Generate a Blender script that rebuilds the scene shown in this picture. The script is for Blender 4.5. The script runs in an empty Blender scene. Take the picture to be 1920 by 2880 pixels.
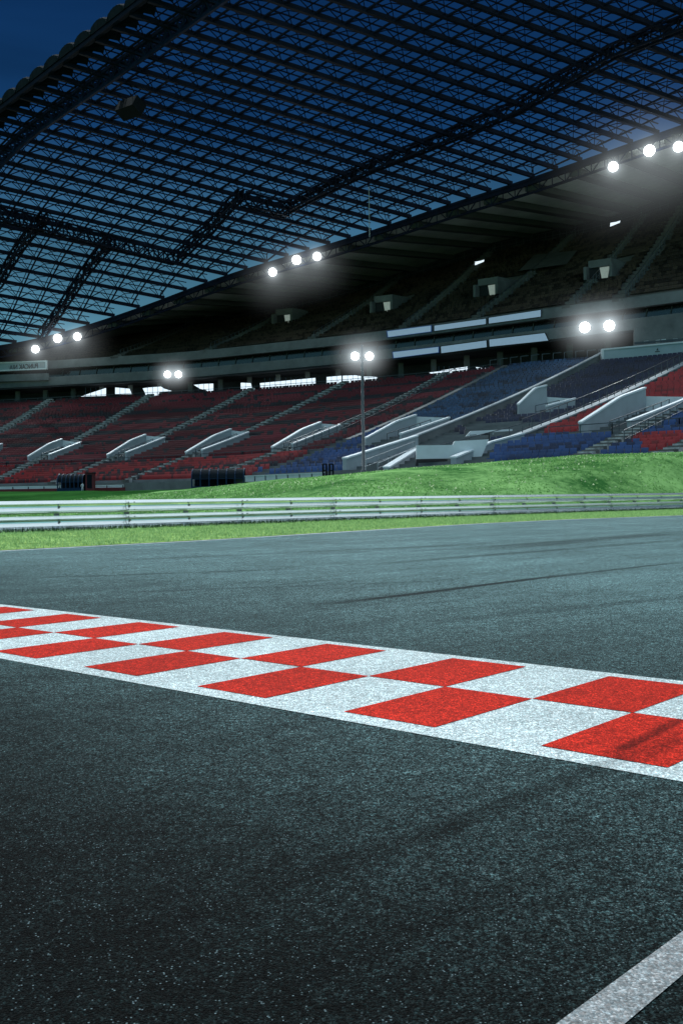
import bpy, math, random
import numpy as np
from mathutils import Vector, Matrix
random.seed(7); rng = np.random.default_rng(7)
sc = bpy.context.scene; COL = sc.collection
F = 2390.0; CX, CY = 784.0, 1145.0; EYE = 0.78; RHO = math.atan(0.0138); K = 2.0
cr, sr = math.cos(RHO), math.sin(RHO)
# ---------------------------------------------------------------- survey of the place (camera station -> real positions)
def ray(x, y):
    u = (x - CX) / F; v = (CY - y) / F
    return Vector((u*cr + v*sr, 1.0, -u*sr + v*cr))
def ground(x, y, z=0.0):
    r = ray(x, y); t = (z - EYE) / r.z
    return Vector((r.x*t, r.y*t, z))
def depth(x, y, Y):
    r = ray(x, y); return Vector((r.x*Y, Y, EYE + r.z*Y))
def proj(P):
    P = np.asarray(P, float); X, Y, Z = P[..., 0], P[..., 1], P[..., 2] - EYE
    return CX + F*(X*cr - Z*sr)/Y, CY - F*(X*sr + Z*cr)/Y
def zrel(X, Y, y):                       # height (above eye) seen at picture height y
    z = 0.0
    for _ in range(3):
        z = ((CY - y)/F*Y - X*sr)/cr
    return z
def W(p):                                # stadium survey units -> metres
    return (K*p[0], K*p[1], EYE + K*p[2])
# ---------------------------------------------------------------- mesh builder
class MB:
    def __init__(s): s.v = []; s.f = []; s.m = []; s.mi = 0
    def poly(s, pts):
        n = len(s.v); s.v += [tuple(p) for p in pts]; s.f.append(tuple(range(n, n+len(pts)))); s.m.append(s.mi)
    def box8(s, a):                      # a: 8 pts: bottom 4 ccw, top 4
        n = len(s.v); s.v += [tuple(p) for p in a]
        for q in ((0,3,2,1),(4,5,6,7),(0,1,5,4),(1,2,6,5),(2,3,7,6),(3,0,4,7)):
            s.f.append(tuple(n+i for i in q)); s.m.append(s.mi)
    def box(s, c, d, ax=None):           # centre, sizes, optional 3x3 axes (columns)
        c = np.array(c, float); h = np.array(d, float)/2
        A = np.eye(3) if ax is None else np.array(ax, float)
        pts = [c + A @ (h*np.array(q)) for q in ((-1,-1,-1),(1,-1,-1),(1,1,-1),(-1,1,-1),(-1,-1,1),(1,-1,1),(1,1,1),(-1,1,1))]
        s.box8(pts)
    def bar(s, p, q, w, h=None, caps=False):
        p = np.array(p, float); q = np.array(q, float); h = h or w
        d = q - p; L = np.linalg.norm(d)
        if L < 1e-6: return
        d /= L; up = np.array((0,0,1.0)) if abs(d[2]) < .95 else np.array((1.0,0,0))
        a = np.cross(d, up); a /= np.linalg.norm(a); b = np.cross(a, d)
        n = len(s.v)
        for e in (p, q):
            for (i, j) in ((-1,-1),(1,-1),(1,1),(-1,1)):
                s.v.append(tuple(e + a*i*w/2 + b*j*h/2))
        for i in range(4):
            j = (i+1) % 4; s.f.append((n+i, n+j, n+4+j, n+4+i)); s.m.append(s.mi)
        if caps:
            s.f.append((n+3,n+2,n+1,n)); s.m.append(s.mi); s.f.append((n+4,n+5,n+6,n+7)); s.m.append(s.mi)
    def tube(s, pts, r, seg=8, caps=True):
        pts = [np.array(p, float) for p in pts]; rs = r if hasattr(r, '__len__') else [r]*len(pts); n0 = len(s.v)
        for i, p in enumerate(pts):
            d = pts[min(i+1, len(pts)-1)] - pts[max(i-1, 0)]; d /= np.linalg.norm(d)
            up = np.array((0,0,1.0)) if abs(d[2]) < .95 else np.array((1.0,0,0))
            a = np.cross(d, up); a /= np.linalg.norm(a); b = np.cross(a, d)
            for k in range(seg):
                t = 2*math.pi*k/seg; s.v.append(tuple(p + rs[i]*(a*math.cos(t) + b*math.sin(t))))
        for i in range(len(pts)-1):
            for k in range(seg):
                j = (k+1) % seg; o = n0 + i*seg
                s.f.append((o+k, o+j, o+seg+j, o+seg+k)); s.m.append(s.mi)
        if caps:
            s.f.append(tuple(n0+k for k in reversed(range(seg)))); s.m.append(s.mi)
            o = n0 + (len(pts)-1)*seg; s.f.append(tuple(o+k for k in range(seg))); s.m.append(s.mi)
    def strip(s, A, B):                  # quads between two polylines
        n = len(s.v); m = len(A); s.v += [tuple(p) for p in A] + [tuple(p) for p in B]
        for i in range(m-1):
            s.f.append((n+i, n+i+1, n+m+i+1, n+m+i)); s.m.append(s.mi)
    def build(s, name, mats, parent=None, smooth=False):
        me = bpy.data.meshes.new(name); me.from_pydata(s.v, [], s.f)
        if not isinstance(mats, (list, tuple)): mats = [mats]
        for m in mats: me.materials.append(m)
        if len(mats) > 1: me.polygons.foreach_set('material_index', s.m)
        if smooth: me.polygons.foreach_set('use_smooth', [True]*len(s.f))
        me.update()
        o = bpy.data.objects.new(name, me); COL.objects.link(o)
        if parent is not None:
            o.parent = parent
            o.matrix_parent_inverse = Matrix.Translation(parent.matrix_world.translation if parent.parent is None else world_loc(parent)).inverted()
        return o
def world_loc(o):
    return LOCS.get(o.name, Vector((0,0,0)))
LOCS = {}
def thing(name, loc, label, cat, group=None):
    o = bpy.data.objects.new(name, None); COL.objects.link(o); o.location = loc
    o.empty_display_size = .3; o['label'] = label; o['category'] = cat
    if group: o['group'] = group
    o.matrix_world = Matrix.Translation(Vector(loc)); LOCS[o.name] = Vector(loc)
    return o
def tag(o, label, cat, group=None):
    o['label'] = label; o['category'] = cat
    if group: o['group'] = group
    return o
def struct(o, label=None, cat=None):
    o['kind'] = 'structure'
    if label: o['label'] = label
    if cat: o['category'] = cat
    return o
# ---------------------------------------------------------------- materials
def mat(name, col, rough=.7, metal=0, var=.25, scale=2.0, spec=.5, emis=None, estr=0, detail=6, stretch=None, bump=0, bscale=30):
    m = bpy.data.materials.new(name); m.use_nodes = True; nt = m.node_tree; N = nt.nodes; L = nt.links
    b = N['Principled BSDF']; b.inputs['Roughness'].default_value = rough; b.inputs['Metallic'].default_value = metal
    b.inputs['Specular IOR Level'].default_value = spec
    g = N.new('ShaderNodeNewGeometry'); mp = N.new('ShaderNodeMapping'); L.new(g.outputs['Position'], mp.inputs['Vector'])
    if stretch: mp.inputs['Scale'].default_value = stretch
    n = N.new('ShaderNodeTexNoise'); n.inputs['Scale'].default_value = scale; n.inputs['Detail'].default_value = detail; n.inputs['Roughness'].default_value = .65
    L.new(mp.outputs[0], n.inputs['Vector'])
    r = N.new('ShaderNodeMapRange'); r.inputs['From Min'].default_value = .3; r.inputs['From Max'].default_value = .7
    r.inputs['To Min'].default_value = 1-var; r.inputs['To Max'].default_value = 1+var
    L.new(n.outputs['Fac'], r.inputs['Value'])
    mx = N.new('ShaderNodeVectorMath'); mx.operation = 'SCALE'; mx.inputs[0].default_value = col[:3]
    L.new(r.outputs[0], mx.inputs['Scale']); L.new(mx.outputs[0], b.inputs['Base Color'])
    if emis:
        b.inputs['Emission Color'].default_value = (*emis, 1); b.inputs['Emission Strength'].default_value = estr
    if bump:
        bn = N.new('ShaderNodeTexNoise'); bn.inputs['Scale'].default_value = bscale; bn.inputs['Detail'].default_value = 4
        bp = N.new('ShaderNodeBump'); bp.inputs['Strength'].default_value = bump; bp.inputs['Distance'].default_value = .1
        L.new(g.outputs['Position'], bn.inputs['Vector']); L.new(bn.outputs['Fac'], bp.inputs['Height']); L.new(bp.outputs[0], b.inputs['Normal'])
    return m
TR = Vector((0.72, 0.694, 0)).normalized()        # direction of the track
TN = Vector((-TR.y, TR.x, 0))
def grit(name, base, spread, kind='asphalt', tint=(.62, 1.0, 1.05)):
    """coarse asphalt (or paint over it): stones, binder gaps, sparkle, skid marks"""
    m = bpy.data.materials.new(name); m.use_nodes = True; nt = m.node_tree; N = nt.nodes; L = nt.links
    b = N['Principled BSDF']
    def math_(op, a, c=None, clamp=False):
        x = N.new('ShaderNodeMath'); x.operation = op; x.use_clamp = clamp
        for i, q in enumerate((a, c)):
            if q is None: continue
            if isinstance(q, (int, float)): x.inputs[i].default_value = q
            else: L.new(q, x.inputs[i])
        return x.outputs[0]
    def rng_(v, a, bb, c, d, smooth=False):
        x = N.new('ShaderNodeMapRange'); x.interpolation_type = 'SMOOTHSTEP' if smooth else 'LINEAR'
        for i, q in zip(('From Min','From Max','To Min','To Max'), (a, bb, c, d)): x.inputs[i].default_value = q
        L.new(v, x.inputs['Value']); return x.outputs[0]
    g = N.new('ShaderNodeNewGeometry'); P = g.outputs['Position']
    def noise(scale, detail=2, vec=P, rough=.6):
        n = N.new('ShaderNodeTexNoise'); n.inputs['Scale'].default_value = scale; n.inputs['Detail'].default_value = detail
        n.inputs['Roughness'].default_value = rough; L.new(vec, n.inputs['Vector']); return n
    def vor(scale):
        n = N.new('ShaderNodeTexVoronoi'); n.inputs['Scale'].default_value = scale; L.new(P, n.inputs['Vector']); return n
    # track-aligned coordinates
    rot = N.new('ShaderNodeVectorRotate'); rot.rotation_type = 'Z_AXIS'; rot.inputs['Angle'].default_value = -math.atan2(TR.y, TR.x)
    L.new(P, rot.inputs['Vector']); mp = N.new('ShaderNodeMapping'); mp.inputs['Scale'].default_value = (.05, 1.0, 1); L.new(rot.outputs[0], mp.inputs['Vector'])
    streak = noise(1.6, 5, mp.outputs[0], .7).outputs['Fac']
    fine = noise(7, 4, mp.outputs[0], .7).outputs['Fac']
    v1 = vor(235); v2 = vor(75)
    sep = N.new('ShaderNodeSeparateColor'); L.new(v1.outputs['Color'], sep.inputs[0])
    sep2 = N.new('ShaderNodeSeparateColor'); L.new(v2.outputs['Color'], sep2.inputs[0])
    n1 = noise(260, 2).outputs['Fac']; n2 = noise(55, 3).outputs['Fac']; blot = noise(1.3, 5).outputs['Fac']
    s1 = math_('POWER', sep.outputs[0], 2.6)
    k = math_('ADD', math_('MULTIPLY', s1, spread*1.6), max(.22, 1 - spread*.5))
    mg = N.new('ShaderNodeMapping'); mg.inputs['Scale'].default_value = (150, 48, 60); L.new(P, mg.inputs['Vector'])
    k = math_('MULTIPLY', k, rng_(noise(1, 2, mg.outputs[0], .7).outputs['Fac'], .36, .64, 1-spread*.30, 1+spread*.36))
    k = math_('MULTIPLY', k, rng_(n1, .3, .7, 1-spread*.45, 1+spread*.45))
    k = math_('MULTIPLY', k, rng_(n2, .3, .7, 1-spread*.28, 1+spread*.28))
    k = math_('MULTIPLY', k, rng_(sep2.outputs[1], 0, 1, 1-spread*.2, 1+spread*.2))
    k = math_('MULTIPLY', k, rng_(blot, .3, .7, .86, 1.12))
    k = math_('MULTIPLY', k, rng_(noise(19, 3, P, .8).outputs['Fac'], .33, .67, 1-spread*.22, 1+spread*.24))
    k = math_('MULTIPLY', k, rng_(noise(6.5, 3, P, .8).outputs['Fac'], .33, .67, 1-spread*.12, 1+spread*.13))
    k = math_('MULTIPLY', k, rng_(noise(.45, 4, P, .6).outputs['Fac'], .35, .65, .84, 1.14))
    k = math_('MULTIPLY', k, rng_(noise(3.2, 6, P, .75).outputs['Fac'], .28, .40, .72, 1.0))
    if kind == 'asphalt':
        k = math_('MULTIPLY', k, rng_(streak, .32, .68, .78, 1.2))
        k = math_('MULTIPLY', k, rng_(fine, .35, .65, .93, 1.07))
    xyz = N.new('ShaderNodeSeparateXYZ'); L.new(rot.outputs[0], xyz.inputs[0])
    # skid marks: narrow dark rubber lines along the track
    wob = math_('MULTIPLY', math_('SUBTRACT', noise(.35, 1).outputs['Fac'], .5), .12)
    def dot(v):
        x = N.new('ShaderNodeVectorMath'); x.operation = 'DOT_PRODUCT'; x.inputs[1].default_value = v; L.new(P, x.inputs[0]); return x.outputs['Value']
    rub = noise(5, 4, mp.outputs[0]).outputs['Fac']
    for (p0, p1, wd, st) in SKIDS:
        d = (p1-p0); ln = d.length; d = d.normalized(); nv_ = Vector((-d.y, d.x, 0))
        off = math_('ADD', math_('SUBTRACT', dot(nv_), p0.dot(nv_)), wob)
        a = math_('SUBTRACT', 1.0, rng_(math_('ABSOLUTE', off), wd*.3, wd, 0, 1, True))
        al = math_('SUBTRACT', dot(d), p0.dot(d))
        e = math_('MULTIPLY', rng_(al, 0, ln*.25, 0, 1, True), math_('SUBTRACT', 1.0, rng_(al, ln*.8, ln*1.15, 0, 1, True)))
        q = math_('MULTIPLY', math_('MULTIPLY', a, e), rng_(rub, .3, .6, st*.45, st))
        k = math_('MULTIPLY', k, math_('SUBTRACT', 1.0, q))
    if kind == 'asphalt':   # shade put into the colour: darker near the camera, paler far off
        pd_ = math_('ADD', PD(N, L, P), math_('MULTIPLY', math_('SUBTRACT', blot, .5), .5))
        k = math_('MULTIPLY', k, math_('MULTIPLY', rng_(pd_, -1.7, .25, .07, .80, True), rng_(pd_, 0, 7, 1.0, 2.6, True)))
    vm = N.new('ShaderNodeVectorMath'); vm.operation = 'SCALE'; L.new(k, vm.inputs['Scale'])
    # stones have slightly different hues
    mixc = N.new('ShaderNodeMix'); mixc.data_type = 'RGBA'
    mixc.inputs['A'].default_value = (base[0]*tint[0], base[1]*tint[1], base[2]*tint[2], 1)
    mixc.inputs['B'].default_value = (base[0]*.92, base[1]*.98, base[2]*.98, 1) if kind == 'asphalt' else (base[0]*1.08, base[1]*.97, base[2]*.95, 1)
    L.new(sep.outputs[1], mixc.inputs['Factor']); L.new(mixc.outputs['Result'], vm.inputs[0])
    # glints painted into the colour as paler stone faces
    sp = math_('GREATER_THAN', sep.outputs[2], .945 if kind == 'asphalt' else .97)
    sp = math_('MULTIPLY', math_('MULTIPLY', sp, rng_(v1.outputs['Distance'], .25, .5, 1, 0)), math_('POWER', sep2.outputs[2], 1.6))
    mix2 = N.new('ShaderNodeMix'); mix2.data_type = 'RGBA'; L.new(sp, mix2.inputs['Factor']); L.new(vm.outputs[0], mix2.inputs['A'])
    mix2.inputs['B'].default_value = (.20, .27, .29, 1) if kind == 'asphalt' else (base[0]*1.25, base[1]*1.25, base[2]*1.25, 1)
    L.new(mix2.outputs['Result'], b.inputs['Base Color'])
    b.inputs['Roughness'].default_value = .8
    b.inputs['Specular IOR Level'].default_value = .05 if kind == 'asphalt' else .05
    hh = math_('ADD', math_('MULTIPLY', v1.outputs['Distance'], -.8), math_('MULTIPLY', n2, .8))
    bp = N.new('ShaderNodeBump'); bp.inputs['Strength'].default_value = 1.0 if kind == 'asphalt' else .5; bp.inputs['Distance'].default_value = .004
    L.new(hh, bp.inputs['Height']); L.new(bp.outputs[0], b.inputs['Normal'])
    return m
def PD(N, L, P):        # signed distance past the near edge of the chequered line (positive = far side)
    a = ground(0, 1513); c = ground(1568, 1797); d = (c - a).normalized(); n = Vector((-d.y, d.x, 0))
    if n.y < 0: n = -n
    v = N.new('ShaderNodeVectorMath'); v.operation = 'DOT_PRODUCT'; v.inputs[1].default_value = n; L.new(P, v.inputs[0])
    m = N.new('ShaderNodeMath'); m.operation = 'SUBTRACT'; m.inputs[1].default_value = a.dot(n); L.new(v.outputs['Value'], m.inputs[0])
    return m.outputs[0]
def tcoord(x, y):
    g = ground(x, y); return g.dot(TR), g.dot(TN)
SKIDS = []
for (xa, ya, xb, yb, wd, st) in ((700,1395,1300,1320,.09,.8),(1000,1357,1568,1290,.09,.6),(620,1400,1100,1345,.16,.35),(0,1330,700,1306,.16,.4),
                         (700,1308,1568,1240,.25,.45),(250,1362,900,1338,.10,.4),(1000,1270,1568,1222,.6,.55),(1380,1745,1568,1650,.035,.75),(1420,1755,1568,1690,.07,.35),
                         (480,2080,1080,1880,.06,.42),(900,1945,1420,1745,.055,.42),(0,2240,560,2070,.05,.4),(900,1440,1568,1370,.14,.35),(200,1290,1100,1250,.3,.35),(560,2300,1250,2000,.06,.35)):
    SKIDS.append((ground(xa, ya), ground(xb, yb), wd, st))
M = {}
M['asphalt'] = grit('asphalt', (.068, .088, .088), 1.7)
M['paint_white'] = grit('white road paint', (.58, .645, .645), .72, 'paint', (.9, 1.02, 1.05))
M['paint_red'] = grit('red road paint', (.50, .024, .012), .85, 'paint', (1.05, .9, .9))
M['paint_grey'] = grit('worn grey road paint', (.30, .31, .31), .6, 'paint', (.92, 1.0, 1.05))
M['concrete'] = mat('stand concrete', (.15, .165, .17), .85, var=.3, scale=.25, detail=8)
M['step'] = mat('worn pale steps', (.40, .42, .42), .8, var=.55, scale=1.3, detail=3)
M['concrete_dark'] = mat('stained concrete', (.10, .105, .10), .9, var=.4, scale=.12, detail=8)
M['pale_concrete'] = mat('pale painted concrete', (.34, .39, .42), .7, var=.15, scale=.3)
M['white_wall'] = mat('white wall', (.70, .76, .79), .6, var=.10, scale=.4)
M['soffit'] = mat('soffit concrete', (.62, .64, .58), .9, var=.3, scale=.08, detail=8)
M['rib'] = mat('soffit rib', (.06, .065, .06), .9, var=.2)
M['steel'] = mat('dark roof steel', (.003, .007, .020), .85, spec=.15, var=.3, scale=.5)
M['blue_steel'] = mat('blue painted truss', (.005, .014, .050), .8, var=.5, spec=.15, scale=.5)
M['scallop'] = mat('grey corrugated eave sheet', (.010, .015, .022), .9, var=.35, spec=.1, scale=2, stretch=(1,1,.2))
M['glass'] = mat('dark box glass', (.012, .016, .022), .12, var=.3, spec=.6)
M['dark'] = mat('dark concourse', (.025, .028, .032), .9, var=.3)
M['rail_dark'] = mat('dark handrail', (.07, .085, .10), .5, metal=.3, var=.2)
M['rail_pale'] = mat('pale handrail', (.35, .38, .40), .5, var=.2)
M['led'] = mat('led ribbon board', (.30, .42, .55), .4, var=.06, scale=3, emis=(.36, .52, .68), estr=.36)
M['led_edge'] = mat('blue led surround', (.02, .05, .16), .5, emis=(.01, .06, .25), estr=.3)
M['window'] = mat('lit concourse window', (.7, .75, .8), .3, var=.05, emis=(.78, .90, 1.0), estr=1.1)  # glowing panels standing in for openings to the bright sky outside
M['frame'] = mat('window mullion', (.10, .13, .2), .5, var=.1)
M['lamp'] = mat('lit floodlight lens', (1, 1, 1), .3, var=0, emis=(.93, .98, 1.0), estr=9)
M['housing'] = mat('floodlight housing', (.05, .055, .06), .5, metal=.4, var=.1)
M['galv'] = mat('galvanised rail', (.95, .97, .97), .24, metal=.80, var=.07, scale=.9, detail=8, stretch=(1,1,3), bump=.05, bscale=3)
M['galv_post'] = mat('galvanised post', (.16, .18, .18), .5, metal=.6, var=.3, scale=4)
M['kerb'] = mat('pale kerb', (.60, .66, .68), .8, var=.25, scale=5)
M['bench_blue'] = mat('blue dugout frame', (.008, .03, .07), .6, var=.2, spec=.15)
M['bench_glass'] = mat('dugout panel', (.006, .012, .018), .8, spec=.1, var=.2)
M['red_paint'] = mat('dark red paint', (.13, .012, .018), .6, var=.25)
M['seat_red'] = mat('red plastic seat', (.12, .011, .020), .6, var=.6, scale=.10, detail=7, stretch=(.35,.35,3.2))
M['seat_blue'] = mat('blue plastic seat', (.012, .062, .20), .45, var=.5, scale=.15, detail=5)
M['seat_teal'] = mat('dull blue seat', (.016, .068, .15), .5, var=.5, scale=.2, detail=5)
M['seat_navy'] = mat('navy plastic seat', (.008, .020, .055), .45, var=.4, scale=.2)
M['seat_bright'] = mat('bright red seat', (.29, .012, .017), .4, var=.3, scale=.2)
M['seat_brown'] = mat('brown plastic seat', (.062, .048, .031), .5, var=.6, scale=.1, detail=6)
M['skin'] = mat('skin', (.35, .2, .14), .6, var=.05)
M['cloth_white'] = mat('white clothing', (.7, .72, .78), .8, var=.08)
M['black'] = mat('matt black', (.008, .010, .014), .8, var=.2, spec=.1)
M['tarp'] = mat('grey tarpaulin', (.11, .12, .12), .7, var=.3, scale=.3)
M['text_dark'] = mat('dark lettering', (.02, .03, .035), .6, var=0)
M['board'] = mat('pale board', (.36, .46, .50), .6, var=.08, scale=.3)
M['edge_line'] = mat('edge line paint', (.62, .68, .72), .6, var=.3, scale=8)
# grass
def grass_mat(name, lo, hi, sc1, yellow=None):
    m = bpy.data.materials.new(name); m.use_nodes = True; nt = m.node_tree; N = nt.nodes; L = nt.links
    b = N['Principled BSDF']; b.inputs['Roughness'].default_value = 1; b.inputs['Specular IOR Level'].default_value = 0
    g = N.new('ShaderNodeNewGeometry')
    n = N.new('ShaderNodeTexNoise'); n.inputs['Scale'].default_value = sc1; n.inputs['Detail'].default_value = 8; n.inputs['Roughness'].default_value = .75
    L.new(g.outputs['Position'], n.inputs['Vector'])
    n3 = N.new('ShaderNodeTexNoise'); n3.inputs['Scale'].default_value = sc1*.14; n3.inputs['Detail'].default_value = 4; L.new(g.outputs['Position'], n3.inputs['Vector'])
    ad = N.new('ShaderNodeMath'); ad.operation = 'ADD'; L.new(n.outputs['Fac'], ad.inputs[0]); L.new(n3.outputs['Fac'], ad.inputs[1])
    r = N.new('ShaderNodeValToRGB'); e = r.color_ramp.elements; e[0].position = .40; e[0].color = (*lo, 1); e[1].position = .60; e[1].color = (*hi, 1)
    h = N.new('ShaderNodeMath'); h.operation = 'MULTIPLY'; h.inputs[1].default_value = .5; L.new(ad.outputs[0], h.inputs[0]); L.new(h.outputs[0], r.inputs[0])
    L.new(r.outputs[0], b.inputs['Base Color'])
    return m
M['grass'] = grass_mat('verge grass', (.12, .22, .05), (.42, .60, .20), 9)
M['hill'] = grass_mat('hill grass', (.030, .11, .028), (.22, .41, .14), 1.9)
def blade_mat(name, col):
    m = bpy.data.materials.new(name); m.use_nodes = True; N = m.node_tree.nodes; L = m.node_tree.links; N.clear()
    o = N.new('ShaderNodeOutputMaterial'); a = N.new('ShaderNodeBsdfDiffuse'); t = N.new('ShaderNodeBsdfTranslucent'); x = N.new('ShaderNodeMixShader'); x.inputs[0].default_value = .55
    g = N.new('ShaderNodeNewGeometry'); n = N.new('ShaderNodeTexNoise'); n.inputs['Scale'].default_value = 8; n.inputs['Detail'].default_value = 5; L.new(g.outputs['Position'], n.inputs['Vector'])
    r = N.new('ShaderNodeValToRGB'); e = r.color_ramp.elements; e[0].position = .35; e[0].color = (col[0]*.45, col[1]*.55, col[2]*.5, 1); e[1].position = .66; e[1].color = (col[0]*1.5, col[1]*1.35, col[2]*1.4, 1)
    L.new(n.outputs['Fac'], r.inputs[0]); L.new(r.outputs[0], a.inputs[0]); L.new(r.outputs[0], t.inputs[0]); L.new(a.outputs[0], x.inputs[1]); L.new(t.outputs[0], x.inputs[2]); L.new(x.outputs[0], o.inputs[0]); return m
M['pitch'] = grass_mat('pitch grass', (.012, .05, .012), (.03, .11, .025), 1.2)  # darker than the hill: roof shade put into the grass colour
M['blade'] = blade_mat('grass blade', (.37, .58, .25))
M['blade_hill'] = blade_mat('hill grass blade', (.21, .42, .14))
M['blade_dark'] = mat('dark weed', (.03, .075, .02), .7, var=.5, scale=12)
# ================================================================ stadium plan
pl = np.array([(-110,138),(-80,136),(-60,134),(-48,131.8),(-36.3,128.8),(-17.3,124),(0,115.3),(9.5,109.7),(19.5,102),(31,94.5),(44,86.1),(60,75.7),(76,65.3)])
def smooth_curve(P, n=1500):
    seg = np.r_[0, np.cumsum(np.linalg.norm(np.diff(P, axis=0), axis=1))]
    t = np.linspace(0, seg[-1], n); x = np.interp(t, seg, P[:,0]); y = np.interp(t, seg, P[:,1])
    k = np.hanning(131); k /= k.sum(); pad = 65
    def sm(a):
        b = np.r_[a[0]-(a[1]-a[0])*np.arange(pad,0,-1), a, a[-1]+(a[-1]-a[-2])*np.arange(1,pad+1)]
        return np.convolve(b, k, 'valid')
    return t, sm(x), sm(y)
CS, CXs, CYs = smooth_curve(pl)
tx = np.gradient(CXs, CS); ty = np.gradient(CYs, CS); tl = np.hypot(tx, ty); tx /= tl; ty /= tl
def plan(s, d):
    s = np.asarray(s, float)
    X = np.interp(s, CS, CXs); Y = np.interp(s, CS, CYs); a = np.interp(s, CS, tx); b = np.interp(s, CS, ty); n = np.hypot(a, b); a /= n; b /= n
    return X - b*d, Y + a*d           # d>0 away from the camera
def tab(pts):
    a = np.array(pts, float); return lambda x: np.interp(x, a[:,0], a[:,1])
def zcurve(d_of_s, table, lo=-700, hi=2500):
    """height along the stand for a line at offset d whose picture height is table(x)"""
    f = tab(table); s = np.linspace(CS[0], CS[-1], 400); d = d_of_s(s) if callable(d_of_s) else np.full_like(s, d_of_s)
    X, Y = plan(s, d); x = CX + F*X/Y; z = zrel(X, Y, f(np.clip(x, lo, hi)))
    ok = (x > table[0][0]) & (x < table[-1][0])
    i0, i1 = np.where(ok)[0][0], np.where(ok)[0][-1]
    z[:i0] = z[i0]; z[i1:] = z[i1]
    kk = np.hanning(41); kk /= kk.sum(); z = np.convolve(np.r_[[z[0]]*20, z, [z[-1]]*20], kk, 'valid')
    return lambda q: np.interp(q, s, z)
Dl = lambda s: np.interp(np.interp(s, CS, CXs), [-30, -11, 24, 60], [32, 33, 43, 44])
Zf = zcurve(lambda s: -Dl(s), [(-400,1128),(0,1122),(200,1116),(430,1113),(560,1106),(740,1098),(900,1090),(1100,1078),(1400,1065),(1568,1060),(1900,1046)])
Zt = zcurve(0, [(-300,944),(0,929),(305,914),(575,899),(784,884),(1079,859),(1164,842),(1379,827),(1568,812),(1900,770)])
Zu = zcurve(0, [(-400,852),(0,836),(110,829),(450,807),(784,772),(889,760),(991,746),(1116,729),(1241,711),(1568,668),(1900,620)])
DU = 25.0
Zb = zcurve(DU, [(-300,850),(0,818),(120,800),(270,780),(450,750),(700,705),(903,652),(1152,566),(1406,523),(1568,461),(1900,380)])
Zr = zcurve(-3, [(-200,826),(40,800),(100,788),(250,745),(530,640),(831,552),(1056,475),(1248,418),(1400,362),(1568,305),(1950,170)])
def P(s, d, z):
    X, Y = plan(s, d); return (float(X), float(Y), float(z))
def Slow(s, t):                      # t: 0 top .. 1 front of lower stand, slightly dished
    X, Y = plan(s, -Dl(s)*t); z = Zt(s) + (Zf(s)-Zt(s))*(t + .045*np.sin(np.pi*t)*1.0)
    return X, Y, z
def Sup(s, t):                       # 0 front .. 1 back
    X, Y = plan(s, DU*t); z0 = Zu(s) - .25
    return X, Y, z0 + (Zb(s)-z0)*(t - .03*np.sin(np.pi*t))
SS = np.linspace(CS[0]+20, CS[-1]-5, 900); TT = np.linspace(-.02, 1.02, 260)
gs, gt = np.meshgrid(SS, TT, indexing='ij')
def gridproj(S):
    X, Y, Z = S(gs, gt); return proj(np.stack([X, Y, Z+EYE], -1))
GL = gridproj(Slow); GU = gridproj(Sup)
def inv(G, x, y):
    d = (G[0]-x)**2 + (G[1]-y)**2; i, j = np.unravel_index(np.argmin(d), d.shape)
    return float(SS[i]), float(TT[j])
def low(x, y): return inv(GL, x, y)
def up(x, y): return inv(GU, x, y)
def pl_(s, t, h=0.0):
    X, Y, Z = Slow(s, t); return (float(X), float(Y), float(Z)+h)
def pu_(s, t, h=0.0):
    X, Y, Z = Sup(s, t); return (float(X), float(Y), float(Z)+h)
SA = low(-260, 1000)[0] if False else CS[0]+30
SB = CS[-1]-8
base = Vector(W(P(90, 0, -2)))
stad = thing('stadium', (0, 0, 0), 'huge two tier football stadium with red and blue seats under a dark lattice roof', 'stadium')
def wb(mb): mb.v = [W(p) for p in mb.v]; return mb
svals = np.arange(SA, SB, 1.6)
# ---------------- lower tier
NR = 44
mb = MB()
for r in range(NR):
    t0, t1 = r/NR, (r+1)/NR
    A = []; B = []; C2 = []
    for s in svals:
        z0 = pl_(s, t0)[2]; z1 = pl_(s, t1)[2]
        X0, Y0 = plan(s, -Dl(s)*t0); X1, Y1 = plan(s, -Dl(s)*t1)
        A.append((X0, Y0, z0)); B.append((X1, Y1, z0)); C2.append((X1, Y1, z1))
    mb.strip(A, B); mb.strip(B, C2)
mb.strip([pl_(s, 1) for s in svals], [pl_(s, 1, -1.1) for s in svals])
lower = wb(mb).build('lower_stand', M['concrete'], stad)
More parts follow.
